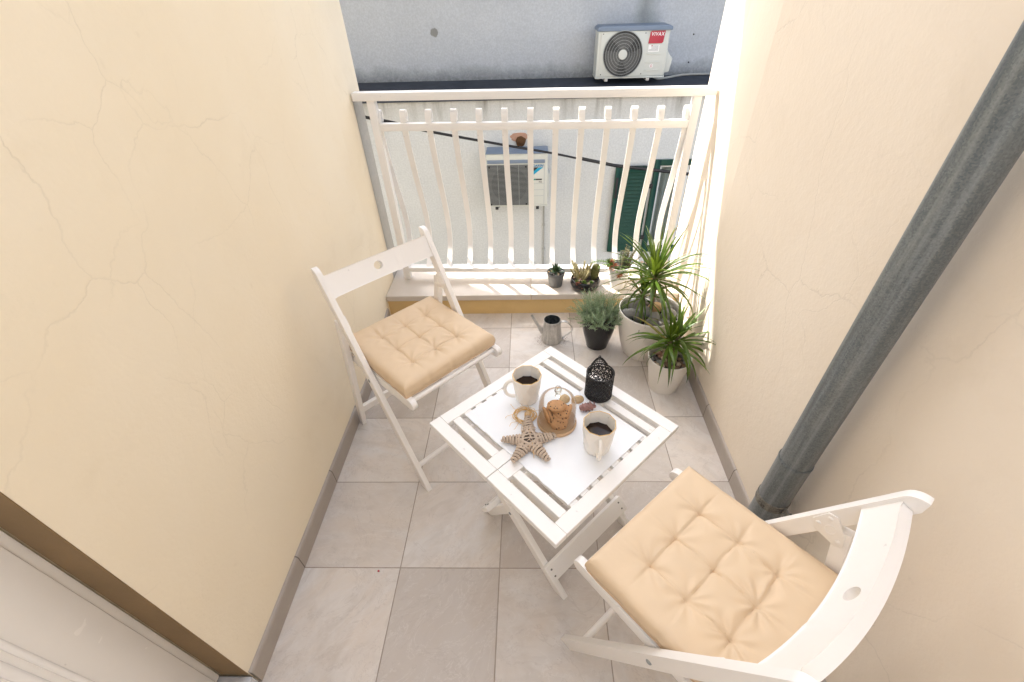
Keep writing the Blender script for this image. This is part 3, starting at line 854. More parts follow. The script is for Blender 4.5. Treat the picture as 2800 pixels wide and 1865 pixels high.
for k in range(22):   # petal rings
    a = 2*pi*(k+.5)/22
    for zc in (.026, .052, .076):
        ca, sa = cos(a), sin(a)
        P = [Vector((LR*ca-sa*.0042*cos(t*pi/4), LR*sa+ca*.0042*cos(t*pi/4), zc+.0055*sin(t*pi/4))) for t in range(8)]
        m.tube(P, .0011, 4, True)
m.build('filigree_wall', M['black_m'], ln, smooth=50)
for z, r, w in ((.0025, LR, .0026), (LH-.001, LR*1.005, .0024), (LH-.012, LR, .0014)):
    m = MB(); m.tube([(r*cos(2*pi*k/40), r*sin(2*pi*k/40), z) for k in range(40)], w, 7, True)
    m.build('rim_band', M['black_m'], ln)
m = MB(); m.lathe([(.0001, 0), (LR, 0), (LR, .003), (.0001, .003)], 36); m.build('base', M['black_m'], ln)
m = MB(); m.lathe([(LR-.0022, .003), (LR-.0022, .018), (LR-.0035, .018), (LR-.0035, .003)], 36); m.build('candle_cup', M['black_m'], ln)
m = MB()   # crest rising over the back rim
def crest(u, v):
    a = pi/2 + (u-.5)*2*.72*(1-.0*v); top = .003+.021*max(0, cos((u-.5)*pi))**1.6
    return (LR*cos(a), LR*sin(a), LH+v*top)
for s in range(9):
    u = .08+.84*s/8; m.tube([crest(u+(.5-u)*.75*t/4*(t/4), t/4) for t in range(5)], .0012, 4)
for v in (.35, .7, 1.): m.tube([crest(.04+.92*k/24, v) for k in range(25)], .0016 if v == 1. else .0011, 5)
m.tube([Vector(crest(.5, 1))+Vector((.003*cos(k*pi/5), 0, .003+.003*sin(k*pi/5))) for k in range(10)], .0014, 5, True)
m.build('crest', M['black_m'], ln, smooth=50)

# ------------------------------------------------------------------ wicker star, raffia, shells
st = thing('wicker_star', 'grey wicker star with a loop of yellow raffia lying on the runner', 'star', (.771, .120, TZ))
tips = [(-.005, .095), (-.077, .008), (-.045, -.066), (.050, -.063), (.075, .021)]
core = MB(); coil = MB(); rg = random.Random(5)
for (tx, ty) in tips:
    L = sqrt(tx*tx+ty*ty); dx, dy = tx/L, ty/L
    core.tube([(0, 0, .012), (tx*.5, ty*.5, .012), (tx*.97, ty*.97, .010)], [.017, .0105, .0045], 8)
    turns = 7; P = []
    for k in range(turns*10+1):
        s = .22+.78*k/(turns*10); rr = .0185*(1-s)+.0052; a = 2*pi*k/10+.4*sin(k*.37)
        P.append((tx*s-dy*rr*cos(a), ty*s+dx*rr*cos(a), max(.0028, .0125-.002*s+rr*.62*sin(a))))
    coil.tube(P, .0040, 6)
    P = [(p[0]*1.0, p[1], p[2]+.001) for p in P[::-1]]
for i in range(5):   # flat strips criss-crossing the centre
    for off in (-.006, .004):
        a = tips[i]; b = tips[(i+2) % 5]
        pa = Vector((a[0]*.42, a[1]*.42, .021)); pb = Vector((b[0]*.42, b[1]*.42, .021)); n = (pb-pa).cross(Vector((0, 0, 1))).normalized()
        coil.tube([pa+n*off, (pa+pb)/2+n*(off*1.2)+Vector((0, 0, .003+.001*i)), pb+n*off], .0027, 5)
core.build('core', M['wicker_d'], st); coil.build('wicker_wrapping', M['wicker'], st)
m = MB()
for q in range(9):
    r = .030+rg.uniform(-.006, .004); cx, cy = rg.uniform(-.004, .004)-.014, .100+rg.uniform(-.004, .004); ph = rg.uniform(0, 6)
    m.tube([(cx+r*cos(k*pi/12+ph)*(1+.08*sin(k*.9+q)), cy+r*.9*sin(k*pi/12+ph), .004+.005*(1+sin(k*.5+q))*.6) for k in range(24)], .0008, 4, True)
for q in range(10):
    a = rg.uniform(0, 6.28); p = Vector((-.014+.03*cos(a), .1+.027*sin(a), .006)); b = a+rg.uniform(-.8, .8); P = []
    for k in range(7): P.append(p.copy()); b += rg.uniform(-.6, .6); p = p+Vector((cos(b)*.006, sin(b)*.006, rg.uniform(-.0012, .001)))
    m.tube(P, .0006, 4)
for q in range(4): m.tube([(-.005+.0085*cos(k*pi/6), .092+.004*q+.001*sin(k), .011+.0085*sin(k*pi/6)) for k in range(12)], .0012, 4, True)
m.tube([(-.02, .07, .004), (-.024, .05, .003), (-.021, .035, .003)], .0007, 4); m.tube([(.0, .03, .026), (.008, -.02, .026), (.012, -.055, .006)], .0007, 4)
m.build('raffia_loop', M['raffia'], st)

def spiky(label):
    m = MB(); n, k = 28, 18; vs = []; fs = []; rg = random.Random(3)
    for i in range(k+1):
        s = i/k; r = .0145*sin(pi*min(1, s*.96+.04))**.7*(1-.35*s); rib = .0016*(sin(s*36) > 0)
        for j in range(n):
            a = 2*pi*j/n; sp = .0032*max(0, sin(s*36))*max(0, sin(a*7+i))**2
            q = r+rib+sp; vs.append((-.026+.052*s, q*cos(a), .012+q*sin(a)*.85))
    for i in range(k):
        for j in range(n): fs.append((i*n+j, i*n+(j+1) % n, (i+1)*n+(j+1) % n, (i+1)*n+j))
    m.add(vs, fs)
    for q in range(16):
        a = rg.uniform(0, 6.28); x = rg.uniform(-.02, .02); m.tube([(x, .010*cos(a), .013+.009*sin(a)), (x+rg.uniform(-.003, .003), .0185*cos(a), max(.001, .013+.0165*sin(a)))], [.0018, .0003], 5)
    o = m.build('spiky_shell', M['shell_p'], None, smooth=60, loc=(.946, .248, TZ-.0005)); o.rotation_euler = (0, 0, radians(8))
    return tag(o, label, 'shell')
spiky('pinkish purple spiky murex shell beside the front mug')
def flat_shell(label, c, rz, tilt):
    m = MB(); n = 28; vs = []; fs = []; pr = [(.0001, .0105), (.35, .0098), (.65, .0078), (.88, .0042), (1., .0008), (.9, 0.), (.0001, 0.)]
    for i, (a, z) in enumerate(pr):
        for k in range(n):
            t = 2*pi*k/n; q = 1+.07*cos(t)+.03*sin(3*t)
            vs.append((.021*a*q*cos(t), .0165*a*q*sin(t), z+.0008*sin(t*6+a*14)*(z > .001)))
    for i in range(len(pr)-1):
        for k in range(n): fs.append((i*n+k, i*n+(k+1) % n, (i+1)*n+(k+1) % n, (i+1)*n+k))
    m.add(vs, fs); o = m.build('smooth_shell', M['shell_b'], None, smooth=60, loc=(c[0], c[1], TZ)); o.rotation_euler = (0, tilt, rz)
    return tag(o, label, 'shell', 'beige shells behind the dome')
flat_shell('wavy beige shell to the right behind the glass dome, near the lantern', (.919, .288), .5, 0)
flat_shell('beige shell seen through the glass dome behind its knob', (.879, .290), 1.2, 0)

# ------------------------------------------------------------------ watering can
wc = thing('watering_can', 'small galvanised watering can on the floor by the step', 'watering can', (.8889, 1.2285, 0))
m = MB(); m.lathe([(.0001, .001), (.055, .001), (.0562, .004), (.0555, .012), (.0430, .124), (.0435, .128), (.0432, .1305)], 44); m.build('body', M['galv_can'], wc, smooth=50)
m = MB(); m.lathe([(.0424, .1304), (.0416, .123), (.0535, .012), (.0001, .006)], 44); m.build('inside', M['galv_in'], wc, smooth=50)
m = MB()
for z in (.1305, .119, .114, .109): m.tube([((.0433+(.1305-z)*.113)*cos(2*pi*k/44), (.0433+(.1305-z)*.113)*sin(2*pi*k/44), z) for k in range(44)], .0011 if z > .13 else .0005, 6, True)
m.build('rim', M['galv_can'], wc)
m = MB(); m.tube([(-.048, 0, .046), (-.075, 0, .092), (-.106, 0, .152)], [.0145, .0085, .0058], 14, cap=False)
m.tube([(-.1035, 0, .147), (-.1065, 0, .1535)], [.0062, .0064], 14, cap=False); m.build('spout', M['galv_can'], wc, smooth=50)
hpz = crom([(.041, .114), (.056, .121), (.074, .118), (.092, .104), (.104, .084), (.107, .070), (.099, .053), (.080, .033), (.060, .014), (.053, .008)], 3)
m = MB(); vs = []; fs = []
for i, (x, z) in enumerate(hpz): vs += [(x, -.0085, z), (x, .0085, z), (x+.0018, .0085, z+.0018), (x+.0018, -.0085, z+.0018)]
for i in range(len(hpz)-1):
    for k in range(4): fs.append((i*4+k, i*4+(k+1) % 4, i*4+4+(k+1) % 4, i*4+4+k))
m.add(vs, fs); m.build('handle', M['galv_can'], wc, smooth=50); wc.rotation_euler = (0, 0, radians(-4))
cr = MB(); rg = random.Random(9)
for k in range(150):
    a = rg.choice((rg.gauss(3.0, .5), rg.gauss(-.25, .25), rg.uniform(0, 6.28))); r = .058+abs(rg.gauss(0, .018)); s = rg.uniform(.0006, .0019)
    cr.ball((.8889+r*cos(a), 1.2285+r*sin(a), s*.4), (s, s*rg.uniform(.6, 1.2), s*.6), 5, 4)
tag(cr.build('soil_crumbs', M['crumb']), 'dry soil crumbs scattered on the tiles round the watering can', 'soil', kind='stuff')
rb = MB(); rb.ball((.263, -.012, .003), (.004, .0032, .003), 8, 6, None, .4, 2)
tag(rb.build('berry', M['red']), 'tiny dried red berry lying on a floor tile near the left skirting', 'berry')

# ------------------------------------------------------------------ potted plants
def pot(root, prof, mat, name='pot', n=56):
    m = MB(); m.lathe(prof, n); return m.build(name, mat, root, smooth=45)
def stones(root, R, z, n, rmin, rmax, mats, seed, dome=.0, rim=.92):
    rg = random.Random(seed); placed = []; tries = 0
    while len(placed) < n and tries < 4000:
        tries += 1; r = rg.uniform(rmin, rmax); a = rg.uniform(0, 6.28); q = (R*rim-r*.8)*sqrt(rg.random())
        x, y = q*cos(a), q*sin(a)
        if any((x-p[0])**2+(y-p[1])**2 < (.80*(r+p[2]))**2 for p in placed): continue
        placed.append((x, y, r))
    for i, (x, y, r) in enumerate(placed):
        m = MB(); R3 = Matrix.Rotation(rg.uniform(0, 6.28), 3, 'Z') @ Matrix.Rotation(rg.uniform(-.35, .35), 3, 'X')
        m.ball((0, 0, 0), (r*rg.uniform(1.0, 1.2), r*rg.uniform(.8, .98), r*rg.uniform(.62, .8)), 16, 11, R3, .16, i+seed)
        m.build('pebble', M[rg.choice(mats)], root, smooth=80, loc=(x, y, z+rg.uniform(-.1, .25)*r+dome*(1-(x*x+y*y)/(R*R))))
# black pot with grey-green bush
pb = thing('potted_plant', 'glossy black pot with a bushy grey-green curry plant, beside the watering can', 'potted plant', (1.1252, 1.183, 0))
pot(pb, crom([(.0001, .001), (.050, .001), (.0545, .004), (.064, .040), (.077, .090), (.0838, .135), (.0845, .165), (.0825, .186), (.0785, .188), (.078, .176), (.0775, .165), (.0001, .165)], 3), M['pot_b'])
m = MB(); m.lathe([(.0001, .170), (.0775, .166)], 30); m.build('soil', M['soil'], pb)
ne = MB(); stm = MB(); rg = random.Random(21)
for k in range(230):
    a = rg.uniform(0, 6.28); q = sqrt(rg.random()); px, py = .064*q*cos(a)+.006, .064*q*sin(a)
    el = radians(88-62*q+rg.gauss(0, 10)); L = rg.uniform(.085, .155)*(1.0 if q < .7 else .85); p = Vector((px, py, .168)); az = a+rg.gauss(0, .35)
    P = [p.copy()]; e = el
    for s in range(6):
        d = Vector((cos(e)*cos(az), cos(e)*sin(az), sin(e))); p = p+d*L/6; P.append(p.copy()); e += rg.gauss(.04, .12); az += rg.gauss(0, .12)
    stm.tube(P, [.0011]*4+[.0008, .0007, .0004], 4)
    for s in range(26):
        t = .25+.75*s/26; i = min(5, int(t*6)); f = t*6-i; b = P[i].lerp(P[i+1], f); d = (P[i+1]-P[i]).normalized()
        ph = s*2.4+k; side = d.orthogonal(); side.rotate(Matrix.Rotation(ph, 3, d)); dv = (side*.85+d*.75).normalized(); ll = rg.uniform(.011, .019)*(1-.35*t); wv = d.cross(side)*.0009
        mid = b+dv*ll*.5+d*ll*.08; ne.add([b-wv, b+wv, mid+wv*1.1, b+dv*ll+d*ll*.25, mid-wv*1.1], [(0, 1, 2, 3, 4)])
stm.build('stems', M['curry_stem'], pb); ne.build('foliage', M['curry'], pb, smooth=0)
# large white pot, tall dracaena
pw = thing('potted_plant', 'large white pot of river stones with a tall dracaena in the corner', 'potted plant', (1.3576, 1.1363, 0))
pot(pw, crom([(.0001, .001), (.092, .001), (.102, .006), (.118, .045), (.136, .120), (.1455, .195), (.149, .250), (.1475, .2566), (.1435, .2566), (.141, .247), (.136, .20), (.0001, .20)], 3), M['pot_w'])
m = MB(); m.lathe([(.0001, .212), (.137, .208)], 30); m.build('soil', M['soil'], pw)
stones(pw, .140, .222, 20, .030, .044, ['stone_g', 'stone_g', 'stone_t', 'stone_b', 'stone_g', 'stone_g', 'stone_d'], 23, .01, .95)
def dracaena(root, stems, leaf, seed, mat, stem_r):
    rg = random.Random(seed); sm = MB(); lf = MB(); ly = MB()
    for (bx, by, z0, tx, ty, z1, nl, lmin, lmax, wd) in stems:
        P = [(bx+(tx-bx)*t, by+(ty-by)*t, z0+(z1-z0)*t) for t in (0, .3, .6, .85, 1.)]
        P = [(p[0]+.004*sin(i*2+seed), p[1]+.003*cos(i*2), p[2]) for i, p in enumerate(P)]
        sm.tube(P, [stem_r*1.15, stem_r, stem_r*.95, stem_r, stem_r*.7], 10)
        for k in range(nl):
            f = k/(nl-1); az = k*2.39996+rg.uniform(-.3, .3); el = radians(-14+100*f**1.15+rg.gauss(0, 7)); L = rg.uniform(lmin, lmax)*(.80+.30*sin(pi*min(1, f+.15)))
            zz = z1-(1-f)*.05+.01; b = (tx+.006*cos(az), ty+.006*sin(az), zz)
            (ly if k % 11 == 3 and f < .7 else lf).blade(b, az, L, el, radians(rg.uniform(65, 130))*(1.1-.78*f), wd*rg.uniform(.8, 1.15), 8, rg.uniform(.2, .5), rg.gauss(0, .5), .22, rg.gauss(0, .25))
    sm.build('stem', M['bark'], root, smooth=60); lf.build('foliage', mat, root, smooth=60)
    ly.build('yellowing_leaves', M['drac_y'], root, smooth=60)
dracaena(pw, [(.012, .01, .205, -.006, .006, .445, 84, .18, .29, .0135), (-.030, .02, .205, -.045, .010, .345, 44, .12, .20, .0105)], None, 4, M['drac'], .0105)
# small white pot, low dracaena
ps = thing('potted_plant', 'smaller white pot of pebbles with a low spreading dracaena, nearest the viewer', 'potted plant', (1.4019, .8666, 0))
pot(ps, crom([(.0001, .001), (.062, .001), (.0665, .004), (.074, .05), (.085, .115), (.0955, .176), (.0969, .1835), (.0955, .1845), (.0915, .1835), (.088, .165), (.083, .14), (.0001, .14)], 3), M['pot_w'])
m = MB(); m.lathe([(.0001, .146), (.0835, .144)], 30); m.build('soil', M['soil'], ps)
stones(ps, .086, .150, 46, .009, .0165, ['stone_d', 'stone_c', 'stone_r', 'stone_b', 'stone_g', 'stone_c', 'stone_b'], 8, .004, .98)
dracaena(ps, [(-.004, .010, .140, -.012, .004, .275, 32, .16, .22, .0175), (.014, .012, .140, .022, .012, .285, 28, .15, .22, .0160)], None, 12, M['drac2'], .0085)
# small grey pot with a dark rosette
ZS = .1367
pg = thing('potted_plant', 'little grey plastic pot with a spiky dark green succulent and pebbles on the sill', 'potted plant', (.9217, 1.5609, ZS))
pot(pg, [(.0001, 0), (.0355, 0), (.0371, .003), (.0475, .070), (.0478, .0705), (.0505, .072), (.0511, .086), (.0495, .0868), (.0482, .084), (.046, .073), (.0001, .07)], M['pot_g'])
m = MB(); m.lathe([(.0001, .0755), (.0465, .0735)], 24); m.build('soil', M['soil'], pg)
stones(pg, .046, .079, 12, .006, .010, ['stone_c', 'stone_c', 'stone_t', 'stone_d', 'stone_g'], 5, 0, 1.)
m = MB(); rg = random.Random(2)
for k in range(34):
    f = k/33; az = k*2.39996; el = radians(8+80*f); L = .052*(1-.25*f)
    m.blade((.004*cos(az), .004*sin(az), .082+.014*f), az, L, el, radians(-14), .0135*(1-.25*f), 5, .55, 0, .25)
m.build('rosette', M['haw'], pg, smooth=60)
# black bowl with cacti
bw = thing('potted_plant', 'low black bowl of mixed cacti on the sill, a column cactus among them', 'potted plant', (1.086, 1.5346, ZS))
pot(bw, crom([(.0001, .0), (.055, 0), (.066, .004), (.078, .018), (.0835, .036), (.0822, .052), (.0780, .061), (.0745, .0615), (.0735, .056), (.072, .05), (.0001, .05)], 3), M['pot_b'])
m = MB(); m.lathe([(.0001, .0545), (.0725, .052)], 30); m.build('soil', M['soil'], bw)
stones(bw, .070, .056, 16, .006, .011, ['stone_c', 'stone_d', 'stone_b', 'stone_c', 'stone_t'], 18, 0, 1.)
m = MB(); rg = random.Random(6)
for k in range(30):
    a = rg.uniform(0, 6.28); q = .036*sqrt(rg.random()); b = Vector((-.022+q*cos(a), .016+q*.8*sin(a), .05)); lean = .35+q*14; h = rg.uniform(.05, .098)
    d = Vector((cos(a)*sin(lean*.6), sin(a)*sin(lean*.6), cos(lean*.6))); r = rg.uniform(.0045, .0068)
    P = [b+d*h*t for t in (0, .25, .5, .75, .93, 1.)]; m.tube(P, [r*.8, r, r*1.05, r, r*.75, r*.3], 8)
    for s in range(24):
        t = .15+.82*s/24; o = d.orthogonal().normalized(); o.rotate(Matrix.Rotation(s*2.4, 3, d)); c = b+d*h*t+o*r
        m.tube([c, c+o*.0022], [.0007, .0003], 3)
m.build('finger_cactus', M['finger'], bw, smooth=60)
m = MB(); n = 20; vs = []; fs = []; kk = 12
for i in range(kk+1):
    t = i/kk; r = .0225*min(1, (.6+t*1.6))*sqrt(max(0, 1-max(0, (t-.72)/.28)**2.2)) if t < 1 else .001
    for j in range(n*2):
        a = 2*pi*j/(n*2); q = max(.0006, r*(1-.10*(j % 2))); vs.append((.048+q*cos(a)+.008*t, -.002+q*.8*sin(a), .05+.098*t))
for i in range(kk):
    for j in range(n*2): fs.append((i*n*2+j, i*n*2+(j+1) % (n*2), (i+1)*n*2+(j+1) % (n*2), (i+1)*n*2+j))
m.add(vs, fs)
for i in range(1, kk):
    for j in range(0, n*2, 2):
        a = 2*pi*j/(n*2); v = vs[i*n*2+j]; m.tube([v, (v[0]+.003*cos(a), v[1]+.003*sin(a), v[2]+.001)], [.0009, .0003], 3)
m.build('column_cactus', M['cactus'], bw, smooth=70)
def rosette(mb, c, R, n, el0=5, el1=80, w=.4, seed=0, tilt=0.):
    for k in range(n):
        f = k/(n-1); az = k*2.39996+seed; mb.blade(c, az, R*(1-.45*f), radians(el0+(el1-el0)*f), radians(-25), R*w, 4, .5, 0, .6)
m = MB(); rosette(m, (-.012, -.052, .058), .022, 16); rosette(m, (-.052, -.038, .056), .018, 14, seed=1); rosette(m, (.030, -.050, .056), .020, 14, seed=2); rosette(m, (.012, -.058, .054), .016, 12, seed=3)
m.build('green_rosettes', M['rosette'], bw, smooth=60)
m = MB(); rosette(m, (-.046, -.056, .055), .020, 14, 0, 60, .35, 4); rosette(m, (-.028, -.068, .048), .020, 12, -30, 50, .35, 5)
m.build('red_rosettes', M['redros'], bw, smooth=60)
# tall white pot, mixed succulents
pt_ = thing('potted_plant', 'tall white tapered pot of red and green trailing succulents on the sill', 'potted plant', (1.2702, 1.5406, ZS))
pot(pt_, crom([(.0001, 0), (.036, 0), (.0395, .003), (.046, .045), (.0545, .095), (.0625, .132), (.0635, .1357), (.062, .1365), (.0592, .135), (.056, .118), (.0001, .116)], 3), M['pot_w2'])
m = MB(); m.lathe([(.0001, .124), (.0575, .120)], 30); m.build('soil', M['soil'], pt_)
rg = random.Random(31); g1 = MB(); g2 = MB(); g3 = MB(); g4 = MB()
def stalk(mb, b, az, el, L, r, lw, ll, droop=0., nleaf=34):
    p = Vector(b); P = [p.copy()]; e = el
    for s in range(7): p = p+Vector((cos(e)*cos(az), cos(e)*sin(az), sin(e)))*L/7; P.append(p.copy()); e -= droop/7; az += rg.gauss(0, .1)
    mb.tube(P, [r]*5+[r*.8, r*.6, r*.3], 6)
    for s in range(nleaf):
        t = .12+.88*s/nleaf; i = min(6, int(t*7)); c = P[i].lerp(P[i+1], t*7-i); d = (P[i+1]-P[i]).normalized()
        o = d.orthogonal().normalized(); o.rotate(Matrix.Rotation(s*2.4, 3, d)); dv = (o+d*.5).normalized(); aa = atan2(dv.y, dv.x); ee = math.asin(max(-1, min(1, dv.z)))
        mb.blade(c, aa, ll*rg.uniform(.8, 1.1), ee, -.4, lw, 3, .4, 0, .5)
for k in range(13):
    a = rg.uniform(-1.2, 2.2); q = rg.uniform(.0, .042); stalk(g1 if k % 2 else g2, (q*cos(a)+.008, q*sin(a), .122), a+rg.uniform(-.6, .6), radians(rg.uniform(58, 88)), rg.uniform(.07, .125), .0028, .0066, .0135)
stalk(g1, (.035, .01, .122), .2, radians(62), .15, .0028, .005, .011); stalk(g2, (.018, .01, .122), .9, radians(80), .125, .003, .005, .011)
stalk(g2, (.05, .0, .122), -.2, radians(50), .115, .0026, .005, .011)
for (x, y, z, s) in ((-.052, -.012, .142, .024), (-.040, .012, .150, .022), (-.062, .006, .155, .020), (-.020, -.045, .132, .022), (.008, -.055, .124, .024)): rosette(g3, (x, y, z), s*1.25, 15, -10, 70, .36, x*90)
for (x, y, z, s) in ((-.050, -.034, .136, .021), (-.030, -.028, .146, .020), (-.066, -.010, .134, .018), (-.012, -.066, .100, .017), (-.046, .0, .160, .018), (-.002, -.070, .112, .016)): rosette(g4, (x, y, z), s*1.3, 13, -25, 55, .33, x*70)
stalk(g3, (-.045, .005, .138), 3.1, radians(28), .125, .0022, .0032, .014, radians(50), 46)
stalk(g3, (.02, -.04, .124), -1.2, radians(10), .085, .002, .004, .013, radians(20), 24)
stalk(g3, (-.045, -.02, .136), 3.4, radians(35), .085, .0022, .0032, .013, radians(75), 30)
g1.build('grey_stems', M['succ'], pt_, smooth=60); g2.build('brown_stems', M['succ_b'], pt_, smooth=60)
g3.build('green_rosettes', M['rosette'], pt_, smooth=60); g4.build('red_rosettes', M['redros'], pt_, smooth=60)
# small white pot with flowers, half hidden behind the dracaena
p2 = thing('potted_plant', 'small white pot with dark leaves and faded pink blooms, half hidden behind the dracaena', 'potted plant', (1.452, 1.600, ZS))
pot(p2, [(.0001, 0), (.026, 0), (.028, .002), (.034, .055), (.0355, .07), (.0345, .0715), (.032, .068), (.03, .06), (.0001, .06)], M['pot_w2'])
m = MB(); m.lathe([(.0001, .064), (.031, .062)], 20); m.build('soil', M['soil'], p2)
m = MB(); rg = random.Random(44)
for k in range(16): m.blade((0, 0, .062), k*2.4, .075, radians(rg.uniform(30, 75)), radians(60), .018, 6, .3, 0, .5)
m.build('foliage', M['haw'], p2, smooth=60)
m = MB()
for k in range(9):
    a = rg.uniform(0, 6.28); q = .035*sqrt(rg.random()); rosette(m, (q*cos(a)-.01, q*sin(a), .125+rg.uniform(-.02, .02)), .014, 9, 0, 70, .5, k)
m.build('blooms', M['petal'], p2, smooth=60)

# ------------------------------------------------------------------ downpipe
dp = thing('downpipe', 'weathered grey zinc downpipe running down the right wall', 'pipe', (1.486, .066, 0))
m = MB(); m.tube([(0, 0, .40), (0, 0, 3.0)], .041, 40); m.build('pipe', M['galv_pipe'], dp, smooth=50)
m = MB(); m.lathe([(.0428, .0), (.0428, .488), (.0440, .496), (.0430, .500), (.0416, .500)], 40); m.build('sleeve', M['galv_pipe'], dp, smooth=35)
m = MB(); m.lathe([(.0431, .300), (.0448, .302), (.0452, .308), (.0442, .313), (.0442, .319), (.0452, .324), (.0448, .330), (.0431, .332)], 40)
cl = m.build('clamp', M['galv_band'], dp, smooth=30)
for sd in (-1, 1):
    m = MB(); m.obox((.012, sd*.052, .316), ((0, 1, 0), (0, 0, 1), (1, 0, 0)), (.013, .017, .003)); m.ball((.008, sd*.054, .316), (.006, .006, .006), 8, 6)
    m.tube([(-.002, sd*.054, .316), (.03, sd*.054, .316)], .0028, 6); m.build('lug', M['galv_band'], cl, bevel=.001)
m = MB(); m.tube([(.046, 0, .316), (.056, 0, .316)], .006, 8); m.build('wall_stud', M['galv_band'], dp)

# ------------------------------------------------------------------ building across the alley
YL, YU, ZL = 5.6, 6.35, .385
ob = thing('apartment_building', 'grey stuccoed building across the alley with a dark ledge', 'building', (0, YL, -3.3))
def inb(mb, name, mat, parent=None, **k):
    o = mb.build(name, mat, parent or ob, **k)
    if parent is None: o.location = (0, -YL, 3.3)
    return o
wx0, wx1, wz0, wz1 = 2.50, 3.32, -1.70, -.47
m = MB(); m.box(-9, wx0, YL, YL+.75, -3.3, ZL-.02); m.box(wx0, wx1, YL, YL+.75, -3.3, wz0); m.box(wx0, wx1, YL, YL+.75, wz1, ZL-.02); m.box(wx1, 11, YL, YL+.75, -3.3, ZL-.02)
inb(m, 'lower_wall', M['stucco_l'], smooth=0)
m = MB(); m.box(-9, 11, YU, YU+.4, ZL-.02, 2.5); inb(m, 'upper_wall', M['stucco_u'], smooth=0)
m = MB(); m.prism([(YL-.035, ZL-.055), (YL-.035, ZL-.01), (YL+.05, ZL), (YU-.002, ZL+.045), (YU-.002, ZL-.018), (YL-.0, ZL-.018), (YL-.002, ZL-.055)], -9, 11, 'x'); inb(m, 'ledge', M['bitumen'], smooth=0)
m = MB(); m.prism([(YU-.85, 2.503), (YU-.85, 2.62), (YU+3.5, 3.9), (YU+3.5, 2.503)], -9, 11, 'x'); inb(m, 'roof', M['stucco_l'], smooth=0)  # unseen eave, made low and deep to darken the wall below
# window
m = MB()
for (a, b, c, d_) in ((wx0-.045, wx0+.03, wz0-.05, wz1+.055), (wx1-.03, wx1+.045, wz0-.05, wz1+.055)): m.box(a, b, YL-.03, YL+.10, c, d_)
m.box(wx0+.03, wx1-.03, YL-.03, YL+.10, wz1-.02, wz1+.055); m.box(wx0+.03, wx1-.03, YL-.03, YL+.10, wz0-.05, wz0+.03)
win = inb(m, 'window', M['green'], bevel=.003)
m = MB(); i0, i1, j0, j1 = wx0+.0305, wx1-.0305, wz0+.0305, wz1-.0205
for (a, b, c, d_) in ((i0, i0+.035, j0, j1), (i1-.035, i1, j0, j1), (i0+.0352, i1-.0352, j1-.035, j1), (i0+.0352, i1-.0352, j0, j0+.075), ((i0+i1)/2-.03, (i0+i1)/2+.03, j0+.0752, j1-.0352)): m.box(a, b, YL+.02, YL+.07, c, d_)
inb(m, 'sash', M['pvc'], win, bevel=.004)
m = MB(); m.box(i0+.036, i1-.036, YL+.045, YL+.049, j0+.076, j1-.036); inb(m, 'pane', M['pane'], win, smooth=0)
m = MB(); vs = []; fs = []
for i in range(61):
    for z in (j0-.05, j1+.05): vs.append((i0-.02+(i1-i0+.04)*i/60, YL+.16+.022*sin(i*.95)+.010*sin(i*.41), z))
for i in range(60): fs.append((2*i, 2*i+2, 2*i+3, 2*i+1))
m.add(vs, fs); inb(m, 'curtain', M['curtain'], win, smooth=80)
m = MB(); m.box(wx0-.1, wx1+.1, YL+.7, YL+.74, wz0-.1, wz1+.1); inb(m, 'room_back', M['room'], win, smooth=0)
# shutter folded back against the wall
m = MB(); a0, a1, c0, c1 = 1.935, 2.405, -1.72, -.485; y0, y1 = YL-.075, YL-.035
for (a, b, c, d_) in ((a0, a0+.06, c0, c1), (a1-.06, a1, c0, c1), (a0+.06, a1-.06, c1-.075, c1), (a0+.06, a1-.06, c0, c0+.11)): m.box(a, b, y0, y1, c, d_)
sh = inb(m, 'shutter', M['green'], bevel=.003)
m = MB(); nz = 21
for k in range(nz):
    z = c0+.115+(c1-c0-.20)*k/(nz-1); m.obox(((a0+a1)/2, YL-.055, z+.006), (Vector((1, 0, 0)), Vector((0, .45, .89)).normalized(), Vector((0, .89, -.45)).normalized()), ((a1-a0)/2-.061, .0285, .004))
inb(m, 'louvres', M['green'], sh, smooth=0)
m = MB(); m.box(a0+.012, a0+.045, y0-.012, y0-.0005, -.90, -.62); inb(m, 'latch_bar', M['ac_dark'], sh, bevel=.002)
m = MB()
for z in (-.75, -1.5): m.box(a1-.002, wx0-.04, y0+.01, y0+.02, z-.03, z+.03)
inb(m, 'hinge', M['ac_dark'], sh, bevel=.002)
# broken plaster above the lower unit
m = MB(); rg = random.Random(4)
def blob(mb, cx, cz, rx, rz, y0, y1, seed, lo=0):
    P = []
    for k in range(22):
        a = 2*pi*k/22; q = 1+.22*mnoise.noise(Vector((cos(a)*2, sin(a)*2, seed))); P.append((cx+rx*q*cos(a), cz+rz*q*sin(a)))
    mb.prism(P, y0, y1, 'y')
blob(m, .645, -.105, .115, .055, YL-.006, YL-.0005, 1.); inb(m, 'exposed_brick', M['brick'], smooth=0)
m = MB(); blob(m, .665, -.155, .065, .062, YL-.016, YL-.0065, 2.); m.ball((.67, YL-.014, -.15), (.055, .014, .05), 14, 10, None, .5, 3); inb(m, 'foam_fill', M['foam'], smooth=60)
m = MB()
for (x, z) in ((2.879, .874), (2.879, .573)): m.tube([(x, YU-.006, z), (x, YU+.02, z)], .010, 8)
inb(m, 'wall_plug', M['ink'])

def bracket(mb, x, y0, y1, z):
    mb.box(x-.02, x+.02, y0, y1, z-.03, z); mb.box(x-.02, x+.02, y1-.02, y1, z-.13, z-.03)
